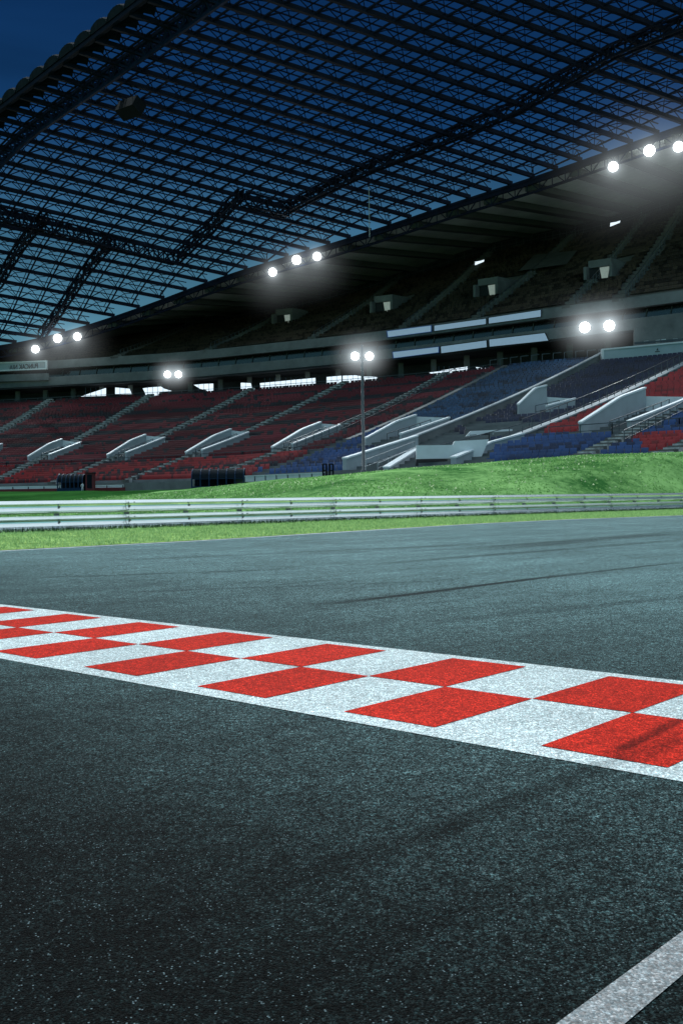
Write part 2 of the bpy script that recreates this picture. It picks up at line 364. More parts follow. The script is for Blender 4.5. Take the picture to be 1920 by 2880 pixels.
# aisles (stairs) on the lower tier
def seg(p0, p1, n=2):
    return [(p0[0]+(p1[0]-p0[0])*i/(n-1), p0[1]+(p1[1]-p0[1])*i/(n-1)) for i in range(n)]
AIS = {k: (low(*a), low(*b)) for k, (a, b) in {
    'a0': ((-130,940), (-420,1090)), 'a1': ((105,930), (-120,1060)), 'a2': ((345,914), (5,1104)), 'a3': ((570,904), (190,1088)), 'a4': ((784,888), (325,1099)),
    'a5': ((1019,866), (550,1080)), 'a6': ((1159,846), (640,1078)), 'a7': ((1379,829), (784,1089)), 'a8': ((1568,846), (1039,1069)),
    'a9': ((1800,800), (1330,1062)), 'a10': ((1800,930), (1530,1050))}.items()}
def s_at(k, t):
    (s0, t0), (s1, t1) = AIS[k]
    return s0 + (s1-s0)*(t-t0)/(t1-t0+1e-9)
def lstrip(mb, k, w, h, t0=0., t1=1., stepped=True):
    n = NR*2
    for i in range(n):
        ta = t0+(t1-t0)*i/n; tb = t0+(t1-t0)*(i+1)/n
        sa = s_at(k, ta); sb = s_at(k, tb); h1 = h*1.0
        a = pl_(sa-w/2, ta, h); 
        z = a[2]
        p = [pl_(sa-w/2, ta), pl_(sa+w/2, ta), pl_(sb+w/2, tb), pl_(sb-w/2, tb)]
        mb.mi = i % 2
        topp = [(q[0], q[1], z) for q in p]; bot = [(q[0], q[1], z-.45) for q in p]
        mb.box8([bot[0], bot[3], bot[2], bot[1], topp[0], topp[3], topp[2], topp[1]])
for k in ('a0','a1','a2','a3','a4','a5','a9','a10'):
    mb = MB(); lstrip(mb, k, .8, .34); wb(mb).build('aisle', [M['step'], M['concrete_dark']], lower)
def wall_line(pts, h, th, m, name, parent, capm=None, base_h=-.3, fn=pl_):
    """solid parapet following (s,t) points on a tier"""
    mb = MB(); Q = []
    for i in range(len(pts)-1):
        n = max(2, int(abs(pts[i+1][1]-pts[i][1])*50)+2)
        Q += seg(pts[i], pts[i+1], n)[:-1]
    Q.append(pts[-1])
    hh = h if hasattr(h, '__len__') else [h]*len(pts)
    hs = np.interp(np.linspace(0, 1, len(Q)), np.linspace(0, 1, len(hh)), hh)
    for i in range(len(Q)-1):
        a = np.array(fn(*Q[i])); b = np.array(fn(*Q[i+1])); d = b-a; d[2] = 0; L_ = np.linalg.norm(d)
        if L_ < 1e-5: continue
        d /= L_; n = np.array((-d[1], d[0], 0))*th/2; up_ = np.array((0,0,1))
        mb.mi = 0
        mb.box8([a-n+up_*base_h, b-n+up_*base_h, b+n+up_*base_h, a+n+up_*base_h, a-n+up_*hs[i], b-n+up_*hs[i+1], b+n+up_*hs[i+1], a+n+up_*hs[i]])
        if capm:
            mb.mi = 1; e = n*1.35
            mb.box8([a-e+up_*(hs[i]+.003), b-e+up_*(hs[i+1]+.003), b+e+up_*(hs[i+1]+.003), a+e+up_*(hs[i]+.003), a-e+up_*(hs[i]+.10), b-e+up_*(hs[i+1]+.10), b+e+up_*(hs[i+1]+.10), a+e+up_*(hs[i]+.10)])
    return wb(mb).build(name, [m, capm] if capm else m, parent)
def railing(pts, name, parent, h=.55, post=1.2, m=None, fn=pl_, w=.05):
    mb = MB(); Q = []
    for i in range(len(pts)-1):
        a = np.array(fn(*pts[i])); b = np.array(fn(*pts[i+1])); n = max(2, int(np.linalg.norm(b-a)/post)+1)
        Q += [fn(*q) for q in seg(pts[i], pts[i+1], n)]
    up_ = np.array((0,0,1))
    for i, q in enumerate(Q):
        q = np.array(q); mb.bar(q, q+up_*h, w)
        if i:
            p = np.array(Q[i-1])
            if np.linalg.norm(q-p) > 1e-4:
                mb.bar(p+up_*h, q+up_*h, w); mb.bar(p+up_*h*.5, q+up_*h*.5, w*.7)
    return wb(mb).build(name, m or M['rail_dark'], parent)
A = lambda k, t: (s_at(k, t), t)
wall_line([A('a6',0), A('a6',.35), A('a6',.7)], .30, .5, M['concrete'], 'dividing_wall', lower)
wall_line([A('a7',.0), A('a7',.5), A('a7',.8)], [.7,.7,.7], .28, M['concrete'], 'dividing_wall', lower, M['pale_concrete'])
wall_line([A('a8',.0), A('a8',.5), A('a8',.80)], .35, .5, M['concrete'], 'dividing_wall', lower, M['pale_concrete'])
railing([A('a8',.02), A('a8',.78)], 'handrail', lower, h=1.3)
railing([(s_at('a5',.05)+2,.05), (s_at('a5',.8)+2,.8)], 'handrail', lower, h=1.0)
railing([(s_at('a9',.1)+1,.1), (s_at('a9',.9)+1,.9)], 'handrail', lower, h=1.0)
# entrance portals (vomitories): stepped side walls, end wall and stair well
VOM = []
def vomitory(x0, y0, x1, y1, x2, y2, wd=2.6, hh=1.15):
    """front-low corner, back-top corner of the left wall, far top corner of the right wall"""
    s0, t0 = low(x0, y0+2); s1, t1 = low(x1, y1+18); s2 = s1+wd*1.0
    VOM.append((min(s0,s1)-.3, max(s0,s1)+wd+.5, t1-.01, t0+.01, s0, s1, t0, t1, wd))
    up_ = np.array((0,0,1.))
    for side in (0, 1):
        mb = MB()
        off = side*wd
        n = 14; 
        for i in range(n):
            a = np.array(pl_(s0+(s1-s0)*i/n+off, t0+(t1-t0)*i/n)); b = np.array(pl_(s0+(s1-s0)*(i+1)/n+off, t0+(t1-t0)*(i+1)/n))
            d = b-a; d[2] = 0; d /= np.linalg.norm(d); nn = np.array((-d[1], d[0], 0))*.10
            f0 = i/n; f1 = (i+1)/n
            g = lambda f: hh*min(1, .55+f*.75) if side == 0 else .75
            mb.mi = 0
            mb.box8([a-nn-up_*.4, b-nn-up_*.4, b+nn-up_*.4, a+nn-up_*.4, a-nn+up_*g(f0), b-nn+up_*g(f1), b+nn+up_*g(f1), a+nn+up_*g(f0)])
            mb.mi = 1; e = nn*1.5
            mb.box8([a-e+up_*(g(f0)+.003), b-e+up_*(g(f1)+.003), b+e+up_*(g(f1)+.003), a+e+up_*(g(f0)+.003), a-e+up_*(g(f0)+.12), b-e+up_*(g(f1)+.12), b+e+up_*(g(f1)+.12), a+e+up_*(g(f0)+.12)])
        o = wb(mb).build('portal_wall', [M['pale_concrete'], M['white_wall']], lower)
    # inner well: pale back wall and floor
    mb = MB(); a = np.array(pl_(s1, t1)); b = np.array(pl_(s1+wd, t1)); 
    mb.box8([a-up_*1.4, b-up_*1.4, b+np.array((0,.3,-1.4)), a+np.array((0,.3,-1.4)), a+up_*1.1, b+up_*.8, b+np.array((0,.3,.8)), a+np.array((0,.3,1.1))])
    wb(mb).build('portal_back', M['white_wall'], o)
    railing([(s0+wd*.62, t0), (s1+wd*.62, t1+.02)], 'handrail', o, h=.9, post=1.0, m=M['rail_dark'])
    return o
for v in ((-120,1066,-45,1020,-5,1016), (65,1062,142,1017,185,1014), (247,1059,335,1008,380,1007), (428,1055,530,998,570,995), (625,1045,735,985,780,980), (839,1027,954,972,1004,968)):
    vomitory(*v)
vomitory(1331,1004,1479,929,1541,926, wd=3.0, hh=1.6)
vomitory(1189,962,1254,928,1306,923, wd=2.2, hh=1.9)
vomitory(1640,1004,1760,929,1810,926, wd=3.0, hh=1.6)
# cross walkway rail along the lower rows
railing([(s, .80) for s in np.arange(low(-100,1060)[0], low(840,1030)[0], 4)], 'handrail', lower, h=.7, post=1.3)
railing([(s, .80) for s in np.arange(low(1240,1020)[0], SB, 4)], 'handrail', lower, h=.8, post=1.6)
# right-hand entrance structure (ramps, box and terrace)
so = []
def lowwall(pix, h, name, m=M['pale_concrete'], cap=M['white_wall'], th=.35, parent=None):
    return wall_line([low(*p) for p in pix], h, th, m, name, parent or lower, cap, base_h=-.9)
lowwall([(790,1087),(954,1034)], [.9,.9], 'ramp_wall')
lowwall([(886,1089),(960,1046)], [.35,.45], 'ramp_wall')
railing([low(840,1085), low(950,1042)], 'handrail', lower, h=.8, post=1.2, m=M['rail_pale'])
railing([low(868,1087), low(962,1046)], 'handrail', lower, h=.6, post=1.2, m=M['rail_pale'])
lowwall([(1042,1074),(1120,1040),(1199,1018)], [.55,.55,.6], 'ramp_wall')
railing([low(985,1056), low(1122,1020), low(1215,995)], 'handrail', lower, h=.75, post=1.4)
def quadwall(pix, Y, th, m, name, parent):      # vertical wall polygon standing at depth Y (survey units)
    mb = MB(); f = [depth(x, y, Y) for x, y in pix]; f = [(p.x, p.y, p.z-EYE) for p in f]; g = [(p[0], p[1]+th, p[2]) for p in f]
    mb.poly(f[::-1]); mb.poly(g); n = len(f)
    for i in range(n):
        j = (i+1) % n; mb.poly([f[i], f[j], g[j], g[i]])
    return wb(mb).build(name, m, parent)
Yb = pl_(*low(1040, 1058))[1]
box_ = quadwall([(956,1054),(1104,1052),(1122,1009),(1044,1013),(1039,1022),(956,1023)], Yb-1.0, .5, M['white_wall'], 'entrance_parapet', lower)
quadwall([(950,1095),(1110,1095),(1104,1053),(956,1055)], Yb-.2, .3, M['dark'], 'entrance_opening', lower)
Yt = pl_(*low(1130, 1000))[1]
quadwall([(1062,1010),(1200,1000),(1232,985),(1190,985),(1080,990)], Yt, .5, M['white_wall'], 'terrace_wall', lower)
for i in range(6):
    xx = 1078+i*26
    quadwall([(xx,1010-i*1.2),(xx+16,1009-i*1.2),(xx+16,997-i*1.2),(xx,998-i*1.2)], Yt-.3, .12, M['dark'] if i % 2 else M['rail_pale'], 'terrace_gate', lower)
# ---------------- seats
def seat_block(s_list, t, up_fn, dz, w, out, mi, dirn):
    pass
class Seats:
    def __init__(s): s.V = []; s.F = []; s.M = []; s.n = 0
    def add(s, base, tang, back, mi, sc=1.0, rise=.75):
        """base (n,3), tang,back (n,3) unit; seat pan and back shell"""
        n = len(base); up_ = np.array((0,0,1.0)); w = .185*sc; dp = .40*sc
        T = tang*w
        prof = [(.0,.20),(.0,.27),(dp,.24),(dp+.05,.62*rise/.75+.0),(dp+.10,.62*rise/.75),(dp+.06,.20)]
        pts = []
        for sgn in (-1, 1):
            for (b, h) in prof: pts.append(base + sgn*T + back*b + up_*h*sc)
        V = np.stack(pts, 1).reshape(-1, 3); m = len(prof)
        f = []
        for i in range(m):
            j = (i+1) % m; f.append([i, j, m+j, m+i])
        f = np.array(f); idx = (np.arange(n)*2*m)[:, None, None] + f[None] + s.n
        s.V.append(V); s.F.append(idx.reshape(-1, 4)); s.M.append(np.full(n*m, mi) if np.isscalar(mi) else np.repeat(mi, m))
        # end caps (pan + back as two quads each side)
        cap = []
        for o in (0, m):
            cap += [[o+0, o+1, o+2, o+5], [o+2, o+3, o+4, o+5]]
        cap = np.array(cap); idx = (np.arange(n)*2*m)[:, None, None] + cap[None] + s.n
        s.F.append(idx.reshape(-1, 4)); s.M.append(np.full(n*4, mi) if np.isscalar(mi) else np.repeat(mi, 4))
        s.n += len(V)
    def build(s, name, mats, parent):
        V = np.concatenate(s.V)*np.array((K, K, K)) + np.array((0, 0, EYE)); Fa = np.concatenate(s.F); Ma = np.concatenate(s.M)
        me = bpy.data.meshes.new(name); me.vertices.add(len(V)); me.vertices.foreach_set('co', V.ravel())
        me.loops.add(Fa.size); me.loops.foreach_set('vertex_index', Fa.ravel().astype(np.int32))
        me.polygons.add(len(Fa)); me.polygons.foreach_set('loop_start', np.arange(0, Fa.size, 4, dtype=np.int32))
        for m in mats: me.materials.append(m)
        me.polygons.foreach_set('material_index', Ma.astype(np.int32)); me.update(calc_edges=True)
        o = bpy.data.objects.new(name, me); COL.objects.link(o); o.parent = parent; return o
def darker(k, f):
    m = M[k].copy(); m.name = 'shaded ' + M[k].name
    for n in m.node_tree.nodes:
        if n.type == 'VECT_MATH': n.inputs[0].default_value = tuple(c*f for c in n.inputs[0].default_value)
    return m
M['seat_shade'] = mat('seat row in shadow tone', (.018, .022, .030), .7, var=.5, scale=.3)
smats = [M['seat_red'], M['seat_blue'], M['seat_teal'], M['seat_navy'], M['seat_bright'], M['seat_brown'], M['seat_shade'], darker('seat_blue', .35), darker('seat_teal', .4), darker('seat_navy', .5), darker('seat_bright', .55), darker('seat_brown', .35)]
allb, allt, allk, allc = [], [], [], []
pitch = .44
for r in range(1, NR):
    t = r/NR
    if abs(t-.80) < .018: continue
    s = np.arange(SA, SB-1, pitch) + rng.uniform(0, pitch); keep = np.ones(len(s), bool)
    for k in AIS:
        wdt = .85 if k not in ('a6','a7','a8') else .6
        keep &= np.abs(s - s_at(k, t)) > wdt
    for (sa, sb, t1, t0, vs0, vs1, vt0, vt1, wd) in VOM:
        if t1-.012 < t < t0+.012:
            f = np.clip((t-vt0)/(vt1-vt0), 0, 1); c = vs0+(vs1-vs0)*f
            keep &= ~((s > c-.5) & (s < c+wd+.5))
    s6, s7, s8, s9, s10, s5 = (s_at(k, t) for k in ('a6','a7','a8','a9','a10','a5'))
    col = np.zeros(len(s), int)
    # blue wedge near the front left of the a6 wall
    s6b = s6 if t < .6 else s6 + (low(590, 1090)[0] - s_at('a6', 1))*(t-.6)/.4
    col[s > s6b] = 2
    if t > .62: col[s > s6b] = 1
    col[(s > s7)] = 3
    if t > .78: col[s > s7] = 1
    col[(s > s8) & (t < .80)] = 4
    vx = low(1331, 1004)[0] + 0*t
    sv = np.interp(t, [low(1541,926)[1], low(1331,1004)[1]], [low(1541,940)[0], low(1331,1004)[0]])
    col[(s > sv+1.5) & (t < .80)] = 1
    if t > .86: col[(s > low(1400, 1040)[0]+ (t-.86)*20)] = 4
    col[(col == 0) & (t > .81) & (rng.uniform(0, 1, len(s)) < .6+.4*np.sin(s*.12+r))] = 4
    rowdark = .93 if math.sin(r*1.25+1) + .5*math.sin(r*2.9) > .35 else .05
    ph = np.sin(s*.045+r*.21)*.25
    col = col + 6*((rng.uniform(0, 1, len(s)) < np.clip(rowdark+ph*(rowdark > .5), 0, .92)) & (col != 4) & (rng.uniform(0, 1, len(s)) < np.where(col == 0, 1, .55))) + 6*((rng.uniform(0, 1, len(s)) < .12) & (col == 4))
    # entrance structure footprint
    X, Y, Z = Slow(s, t); px, py = proj(np.stack([X, Y, Z+EYE], -1))
    keep &= ~((px > 950) & (px < 1120) & (py > 1006) & (py < 1100)) & ~((px > 1060) & (px < 1235) & (py > 980) & (py < 1012)) & ~((px > 800) & (px < 960) & (py > 1030+(954-px)*.33) & (t > .75))
    keep &= (px > -420) & (px < 2050)
    a = np.interp(s, CS, tx); b = np.interp(s, CS, ty)
    B = np.stack([X, Y, Z], -1)[keep]; Tn = np.stack([a, b, 0*a], -1)[keep]; Bk = np.stack([-b, a, 0*a], -1)[keep]
    zstep = float(pl_(SA, t-1/NR)[2]-pl_(SA, t)[2])
    B = B + Bk*.12
    allb.append(B); allt.append(Tn); allk.append(Bk); allc.append(col[keep])
allb = np.concatenate(allb); allt = np.concatenate(allt); allk = np.concatenate(allk); allc = np.concatenate(allc)
px, py = proj(allb + np.array((0, 0, EYE))); vis = (px > 0) & (px < 1568) & (py < np.interp(px, [0,900,1134,1334,1568], [1118,1082,1062,1047,1040]))
rank = np.where(vis, allb[:,1], 1e9); near = np.argsort(rank)[:100]; msk = np.ones(len(allb), bool); msk[near] = False
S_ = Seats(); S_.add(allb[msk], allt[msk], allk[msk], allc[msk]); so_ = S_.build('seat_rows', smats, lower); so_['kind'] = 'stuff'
protos = {}
for i in near:
    c = int(allc[i]); b0 = allb[i]; 
    if c not in protos:
        q = Seats(); q.add(np.zeros((1,3)), np.array([[1.,0,0]]), np.array([[0,1.,0]]), 0); o = q.build('seat', [smats[c]], lower)
        for v in o.data.vertices: v.co.z -= EYE
        protos[c] = o.data
    else:
        o = bpy.data.objects.new('seat', protos[c]); COL.objects.link(o); o.parent = lower
    o.location = W(b0); o.rotation_euler = (0, 0, math.atan2(allt[i][1], allt[i][0]))
# ---------------- middle band: concourse, fascia beams, box glazing
def band(name, m, d0, d1, zt, zb, parent, s0=None, s1=None):
    mb = MB(); sv = svals if s0 is None else np.linspace(s0, s1, 12)
    q = [[P(s, d, z(s)) for s in sv] for d, z in ((d0, zb), (d0, zt), (d1, zt), (d1, zb))]
    for i in range(4): mb.strip(q[i], q[(i+1) % 4])
    return wb(mb).build(name, m, parent)
Zc = lambda s: Zu(s)-3.15
middle = band('fascia_beam', M['concrete'], 0, .8, lambda s: Zu(s), lambda s: Zu(s)-1.0, stad)
band('fascia_beam', M['concrete'], -.25, .8, lambda s: Zu(s)-2.05, lambda s: Zu(s)-3.1, stad)
gl = band('box_glazing', M['glass'], 1.6, 1.8, lambda s: Zu(s)-1.0, lambda s: Zu(s)-2.05, stad)
for s in np.arange(SA, SB, 2.3):
    mb = MB(); mb.bar(P(s, 1.5, Zu(s)-.95), P(s-.25, 1.5, Zu(s)-2.05), .07, caps=True); wb(mb).build('glazing_bar', M['rail_dark'], gl)
band('box_floor', M['dark'], -.2, 6, lambda s: Zu(s)-3.14, lambda s: Zu(s)-3.3, stad)
cwall = band('concourse_wall', M['dark'], 5, 5.3, lambda s: Zu(s)-3.3, lambda s: Zt(s)-1.0, stad)
band('concourse_floor', M['concrete_dark'], 0, 5, lambda s: Zt(s)+.003, lambda s: Zt(s)-.5, stad)
for s in np.arange(SA, SB, 3.9):
    mb = MB(); mb.box(P(s, 2.5, (Zt(s)+Zu(s)-3.3)/2), (.55, .55, float(Zu(s)-3.3-Zt(s)))); wb(mb).build('column', M['concrete_dark'], cwall)
mb = MB()
for s in np.arange(low(1100,862)[0], SB, 1.15):
    mb.bar(P(s, .1, Zt(s)), P(s, .1, Zt(s)+1.0), .07); mb.bar(P(s, .1, Zt(s)+1.0), P(s+.85, .1, Zt(s+.85)+1.0), .07)
for s in np.arange(SA, low(1100,862)[0], 1.6):
    mb.bar(P(s, .1, Zt(s)), P(s, .1, Zt(s)+.55), .05); mb.bar(P(s, .1, Zt(s)+.55), P(s+1.6, .1, Zt(s+1.6)+.55), .05)
wb(mb).build('handrail', M['rail_dark'], cwall)
WD = 1.2
Xw, Yw = plan(SS, WD); wx = CX + F*Xw/Yw
def onwall(x, y, d=WD):
    s = float(np.interp(x, wx, SS)); X, Y = plan(s, d); r = ray(x, y); t = float(Y)/r.y
    return (r.x*t, float(Y), r.z*t)
for poly in ([(186,911),(205,904),(244,891),(244,909)], [(265,890),(298,893),(303,905),(265,906)], [(328,892),(342,890),(370,888),(378,893),(395,898),(366,901),(366,913),(336,915),(334,903)],
             [(445,884),(466,882),(490,881),(490,904),(481,904),(474,896),(460,893)], [(553,879),(576,880),(581,900),(553,900)], [(597,880),(640,876),(680,872),(724,868),(725,886),(680,890),(640,893),(599,896)],
             [(750,866),(784,863),(784,882),(750,884)], [(787,863),(815,862),(836,865),(866,865),(866,875),(836,876),(815,879),(787,881)], [(984,856),(1030,848),(1073,842),(1073,854),(1030,858),(1000,862)], [(1092,843),(1110,845),(1139,845),(1136,849),(1115,850),(1095,851)]):
    mb = MB(); mb.poly([onwall(x, y) for x, y in poly][::-1]); o = wb(mb).build('window', M['window'], stad)
    xs = [p[0] for p in poly]; x = min(xs)+11
    while x < max(xs)-5:
        ys = [p[1] for p in poly]; 
        lo_ = np.interp(x, [min(xs), max(xs)], [poly[-1][1], poly[len(poly)//2][1]]); mb = MB(); mb.bar(onwall(x, min(ys)-1, WD-.06), onwall(x, max(ys)+1, WD-.06), .045); x += 12; wb(mb).build('mullion', M['frame'], o)
# lit slots high in the upper tier
# ---------------- upper tier
NU = 26
mb = MB()
for r in range(NU):
    t0, t1 = r/NU, (r+1)/NU; A_ = []; B_ = []; C_ = []
    for s in svals:
        z0 = pu_(s, t0)[2]; z1 = pu_(s, t1)[2]; X0, Y0 = plan(s, DU*t0); X1, Y1 = plan(s, DU*t1)
        A_.append((X0, Y0, z0)); B_.append((X1, Y1, z0)); C_.append((X1, Y1, z1))
    mb.strip(A_, B_); mb.strip(B_, C_)
upper = wb(mb).build('upper_stand', M['concrete_dark'], stad)
UA = [up(*p)[0] for p in ((60,800),(355,790),(590,755),(840,700),(1040,660),(1240,610),(1430,560),(1540,520))]
UA = [UA[0]-14] + UA + [UA[-1]+13, UA[-1]+26]
for s0 in UA:
    mb = MB()
    for i in range(NU):
        a = pu_(s0-.5, i/NU, .03); b = pu_(s0+.5, i/NU, .03); c = pu_(s0+.5, (i+1)/NU); d = pu_(s0-.5, (i+1)/NU)
        z = a[2]+.3
        mb.box8([(a[0],a[1],z-.3),(b[0],b[1],z-.3),(c[0],c[1],z-.3),(d[0],d[1],z-.3),(a[0],a[1],z),(b[0],b[1],z),(c[0],c[1],z),(d[0],d[1],z)])
    wb(mb).build('aisle', M['concrete_dark'], upper)
    railing([(s0+.7, .01), (s0+.7, .98)], 'handrail', upper, h=1.0, post=1.0, fn=pu_, w=.05)
railing([(s, .97) for s in np.arange(SA, SB, 3)], 'handrail', upper, h=1.0, post=.9, fn=pu_, w=.06)
UV = []
for (x, y) in ((657,741),(885,714),(1125,676),(1380,636)):
    s0, t0 = up(x, y); UV.append((s0, t0)); c = np.array(pu_(s0, t0)); a = float(np.interp(s0, CS, tx)); b = float(np.interp(s0, CS, ty))
    ax = np.array([[a, -b, 0], [b, a, 0], [0, 0, 1]]); mb = MB()
    R_ = lambda q: c + ax @ np.array(q)
    mb.mi = 0; mb.box8([R_(q) for q in ((-1.5,-1.2,-.3),(-1.2,-1.2,-.3),(-1.2,3.2,.4),(-1.5,3.2,.4),(-1.5,-1.2,1.0),(-1.2,-1.2,1.0),(-1.2,3.2,1.9),(-1.5,3.2,1.9))])
    mb.box8([R_(q) for q in ((1.2,-1.2,-.3),(1.5,-1.2,-.3),(1.5,3.2,.4),(1.2,3.2,.4),(1.2,-1.2,1.0),(1.5,-1.2,1.0),(1.5,3.2,1.9),(1.2,3.2,1.9))])
    mb.box8([R_(q) for q in ((-1.2,-.6,.95),(1.2,-.6,.95),(1.2,3.2,1.2),(-1.2,3.2,1.2),(-1.2,-.6,1.7),(1.2,-.6,1.7),(1.2,3.2,2.0),(-1.2,3.2,2.0))])
    mb.mi = 1; mb.poly([R_(q) for q in ((.1,-.35,-.2),(.75,-.35,-.2),(.95,-.35,.93),(-.1,-.35,.93))])
    mb.mi = 2; mb.poly([R_(q) for q in ((-1.2,-.30,-.3),(1.2,-.30,-.3),(1.2,-.30,.95),(-1.2,-.30,.95))])
    wb(mb).build('portal', [M['concrete'], M['glow'] if 'glow' in M else M.setdefault('glow', mat('dim lit doorway', (.3,.33,.3), .6, emis=(.45,.55,.50), estr=.35)), M['dark']], upper)
mb = MB(); c4 = [(1190,637),(1300,622),(1325,590),(1225,600)]
mb.poly([pu_(*up(x, y), .75) for x, y in c4])
o = wb(mb).build('seat_cover', M['tarp'], upper)
for (x, y) in ((1101,614), (1411,525)):
    s0, t0 = up(x, y+4); c = np.array(pu_(s0, t0)); pts = [(-.55,-.1),(-.3,.0),(.5,.35),(.55,.6),(.1,.45),(-.5,.35)]
    mb = MB(); mb.poly([c + np.array((px_*1.1, -.1, py_*1.0+.5)) for px_, py_ in pts]); wb(mb).build('lit_gap', M['window'], upper)
S2 = Seats()
for r in range(1, NU-1):
    t = r/NU; s = np.arange(SA, SB-1, pitch) + rng.uniform(0, pitch); keep = np.ones(len(s), bool)
    for s0 in UA: keep &= np.abs(s-s0) > .8
    for s0, t0 in UV: keep &= ~((np.abs(s-s0) < 1.9) & (t > t0-.06) & (t < t0+.16))
    X, Y, Z = Sup(s, t); px, py = proj(np.stack([X, Y, Z+EYE], -1)); keep &= (px > -300) & (px < 1950)
    a = np.interp(s, CS, tx); b = np.interp(s, CS, ty); Bk = np.stack([-b, a, 0*a], -1)[keep]
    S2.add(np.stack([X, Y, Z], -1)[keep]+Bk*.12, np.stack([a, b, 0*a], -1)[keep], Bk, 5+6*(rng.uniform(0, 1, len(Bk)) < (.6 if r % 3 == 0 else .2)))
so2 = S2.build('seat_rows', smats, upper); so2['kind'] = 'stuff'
# back wall and soffit
mb = MB(); q0 = [P(s, DU, Zb(s)-.3) for s in svals]; zs = lambda s: float(Zb(s)+1.0)
q1 = [P(s, DU, zs(s)) for s in svals]; mb.strip(q0, q1)
wb(mb).build('back_wall', M['dark'], stad)
mb = MB(); r0 = [P(s, -3, Zr(s)) for s in svals]; r0b = [P(s, -3, Zr(s)-.9) for s in svals]; r1 = [P(s, DU+.2, zs(s)) for s in svals]
r2 = [P(s, DU+3, zs(s)+.7) for s in svals]; r3 = [P(s, -2.9, Zr(s)+.25) for s in svals]
mb.strip(r0, r1); mb.strip(r1, r2); mb.strip(r2, r3); mb.strip(r3, r0)
soff = wb(mb).build('roof_soffit', M['soffit'], stad)
band('rim_beam', M['steel'], -3.25, -2.95, lambda s: Zr(s)+.45, lambda s: Zr(s)-.15, soff)
# outer shell wall behind the stand
mb = MB(); mb.strip([P(s, DU+3, zs(s)+.7) for s in svals], [P(s, DU+3, -1) for s in svals]); wb(mb).build('outer_wall', M['concrete_dark'], stad)
for s in np.arange(SA+2, SB-6, 4.4):
    mb = MB(); a = np.array(P(s, -2.7, Zr(s))); b = np.array(P(s+.4, DU, zs(s+.4))); dn = np.array((0,0,-.55))
    tv = np.array((float(np.interp(s, CS, tx)), float(np.interp(s, CS, ty)), 0))*.55
    mb.box8([a-tv+dn, a+tv+dn, b+tv+dn, b-tv+dn, a-tv-dn*.1, a+tv-dn*.1, b+tv-dn*.1, b-tv-dn*.1])
    wb(mb).build('soffit_rib', M['rib'], soff)
# rim truss hanging below the edge of the lattice
mb = MB(); prev = None
for i, s in enumerate(np.arange(SA, SB, 1.25)):
    a = np.array(P(s, -3.2, Zr(s)+.35)); b = np.array(P(s, -3.2, Zr(s)-1.0)); c = np.array(P(s, -1.6, Zr(s)-.3))
    if prev is not None:
        mb.bar(prev[0], a, .22); mb.bar(prev[1], b, .16); mb.bar(prev[2], c, .12)
        mb.bar(prev[0] if i % 2 else prev[1], b if i % 2 else a, .09); mb.bar(prev[1] if i % 2 else prev[2], c if i % 2 else b, .07)
    mb.bar(a, b, .08); prev = (a, b, c)
wb(mb).build('rim_truss', M['steel'], stad)
# ---------------- lattice roof (barrel vault of purlins and arches)
p_h = np.array((.882, .471)); E0 = np.array((-29.5, 89.8))
ws = np.linspace(-60, 70, 521); ang = np.interp(ws, [-40, -12, 0, 70], [math.atan2(-.85,.52), math.atan2(-.80,.60), math.atan2(-.68,.73), math.atan2(-.68,.73)])
dq = np.stack([np.cos(ang), np.sin(ang)], -1)*(ws[1]-ws[0]); Q = np.cumsum(dq, 0); i0 = np.argmin(abs(ws)); Q = Q - Q[i0]
def planQ(w): return E0 + np.array((np.interp(w, ws, Q[:,0]), np.interp(w, ws, Q[:,1])))
rs = np.linspace(CS[0], CS[-1], 3000); RX, RY = plan(rs, -3); RZ = Zr(rs)
def hit(w):
    e = planQ(w); rel = np.stack([RX, RY], -1) - e; perp = rel @ np.array((-p_h[1], p_h[0])); a = rel @ p_h
    i = np.argmin(np.abs(perp)); return float(a[i]), float(RZ[i])
eave_y = tab([(-2000, 1773),(0,258),(340,0),(2000,-1260)])
def zE(w):
    e = planQ(w); x = CX + F*e[0]/e[1]; return float(zrel(e[0], e[1], eave_y(x)))
wl = np.arange(-44, 66, 2.2); A_of = {}; ZR = {}; ZE = {}
zE0 = zE(0); a0, zr0 = hit(0)
cs = (zE0-zr0)/a0
for w in wl:
    a, zr = hit(w); A_of[w] = a; ZR[w] = zr
    ZE[w] = zE(w) if w >= 0 else zr + cs*a
    if w > 32: ZE[w] = ZE[wl[wl <= 32][-1]] + .10*(w-32)
wk = np.array(sorted(A_of)); av = np.array([A_of[w] for w in wk]); zrv = np.array([ZR[w] for w in wk]); zev = np.array([ZE[w] for w in wk])
def rp(w, a, dz=0.0):
    e = planQ(w); al = np.interp(w, wk, av); f = a/al; z = np.interp(w, wk, zev)*(1-f) + np.interp(w, wk, zrv)*f
    q = e + p_h*a; return np.array((q[0], q[1], z + dz + .6*f - .35*(1-f)))
def seen(p, mx=260, my=170):
    x, y = proj(np.array(p)+np.array((0,0,EYE))); return -mx < x < 1568+mx and y > -my and p[1] > 20
DA = 2.45
roof_mb = MB(); cats = MB()
LH = .8
roofo = None
purl = []; cross = {}
eave = MB()
wl = list(wk)
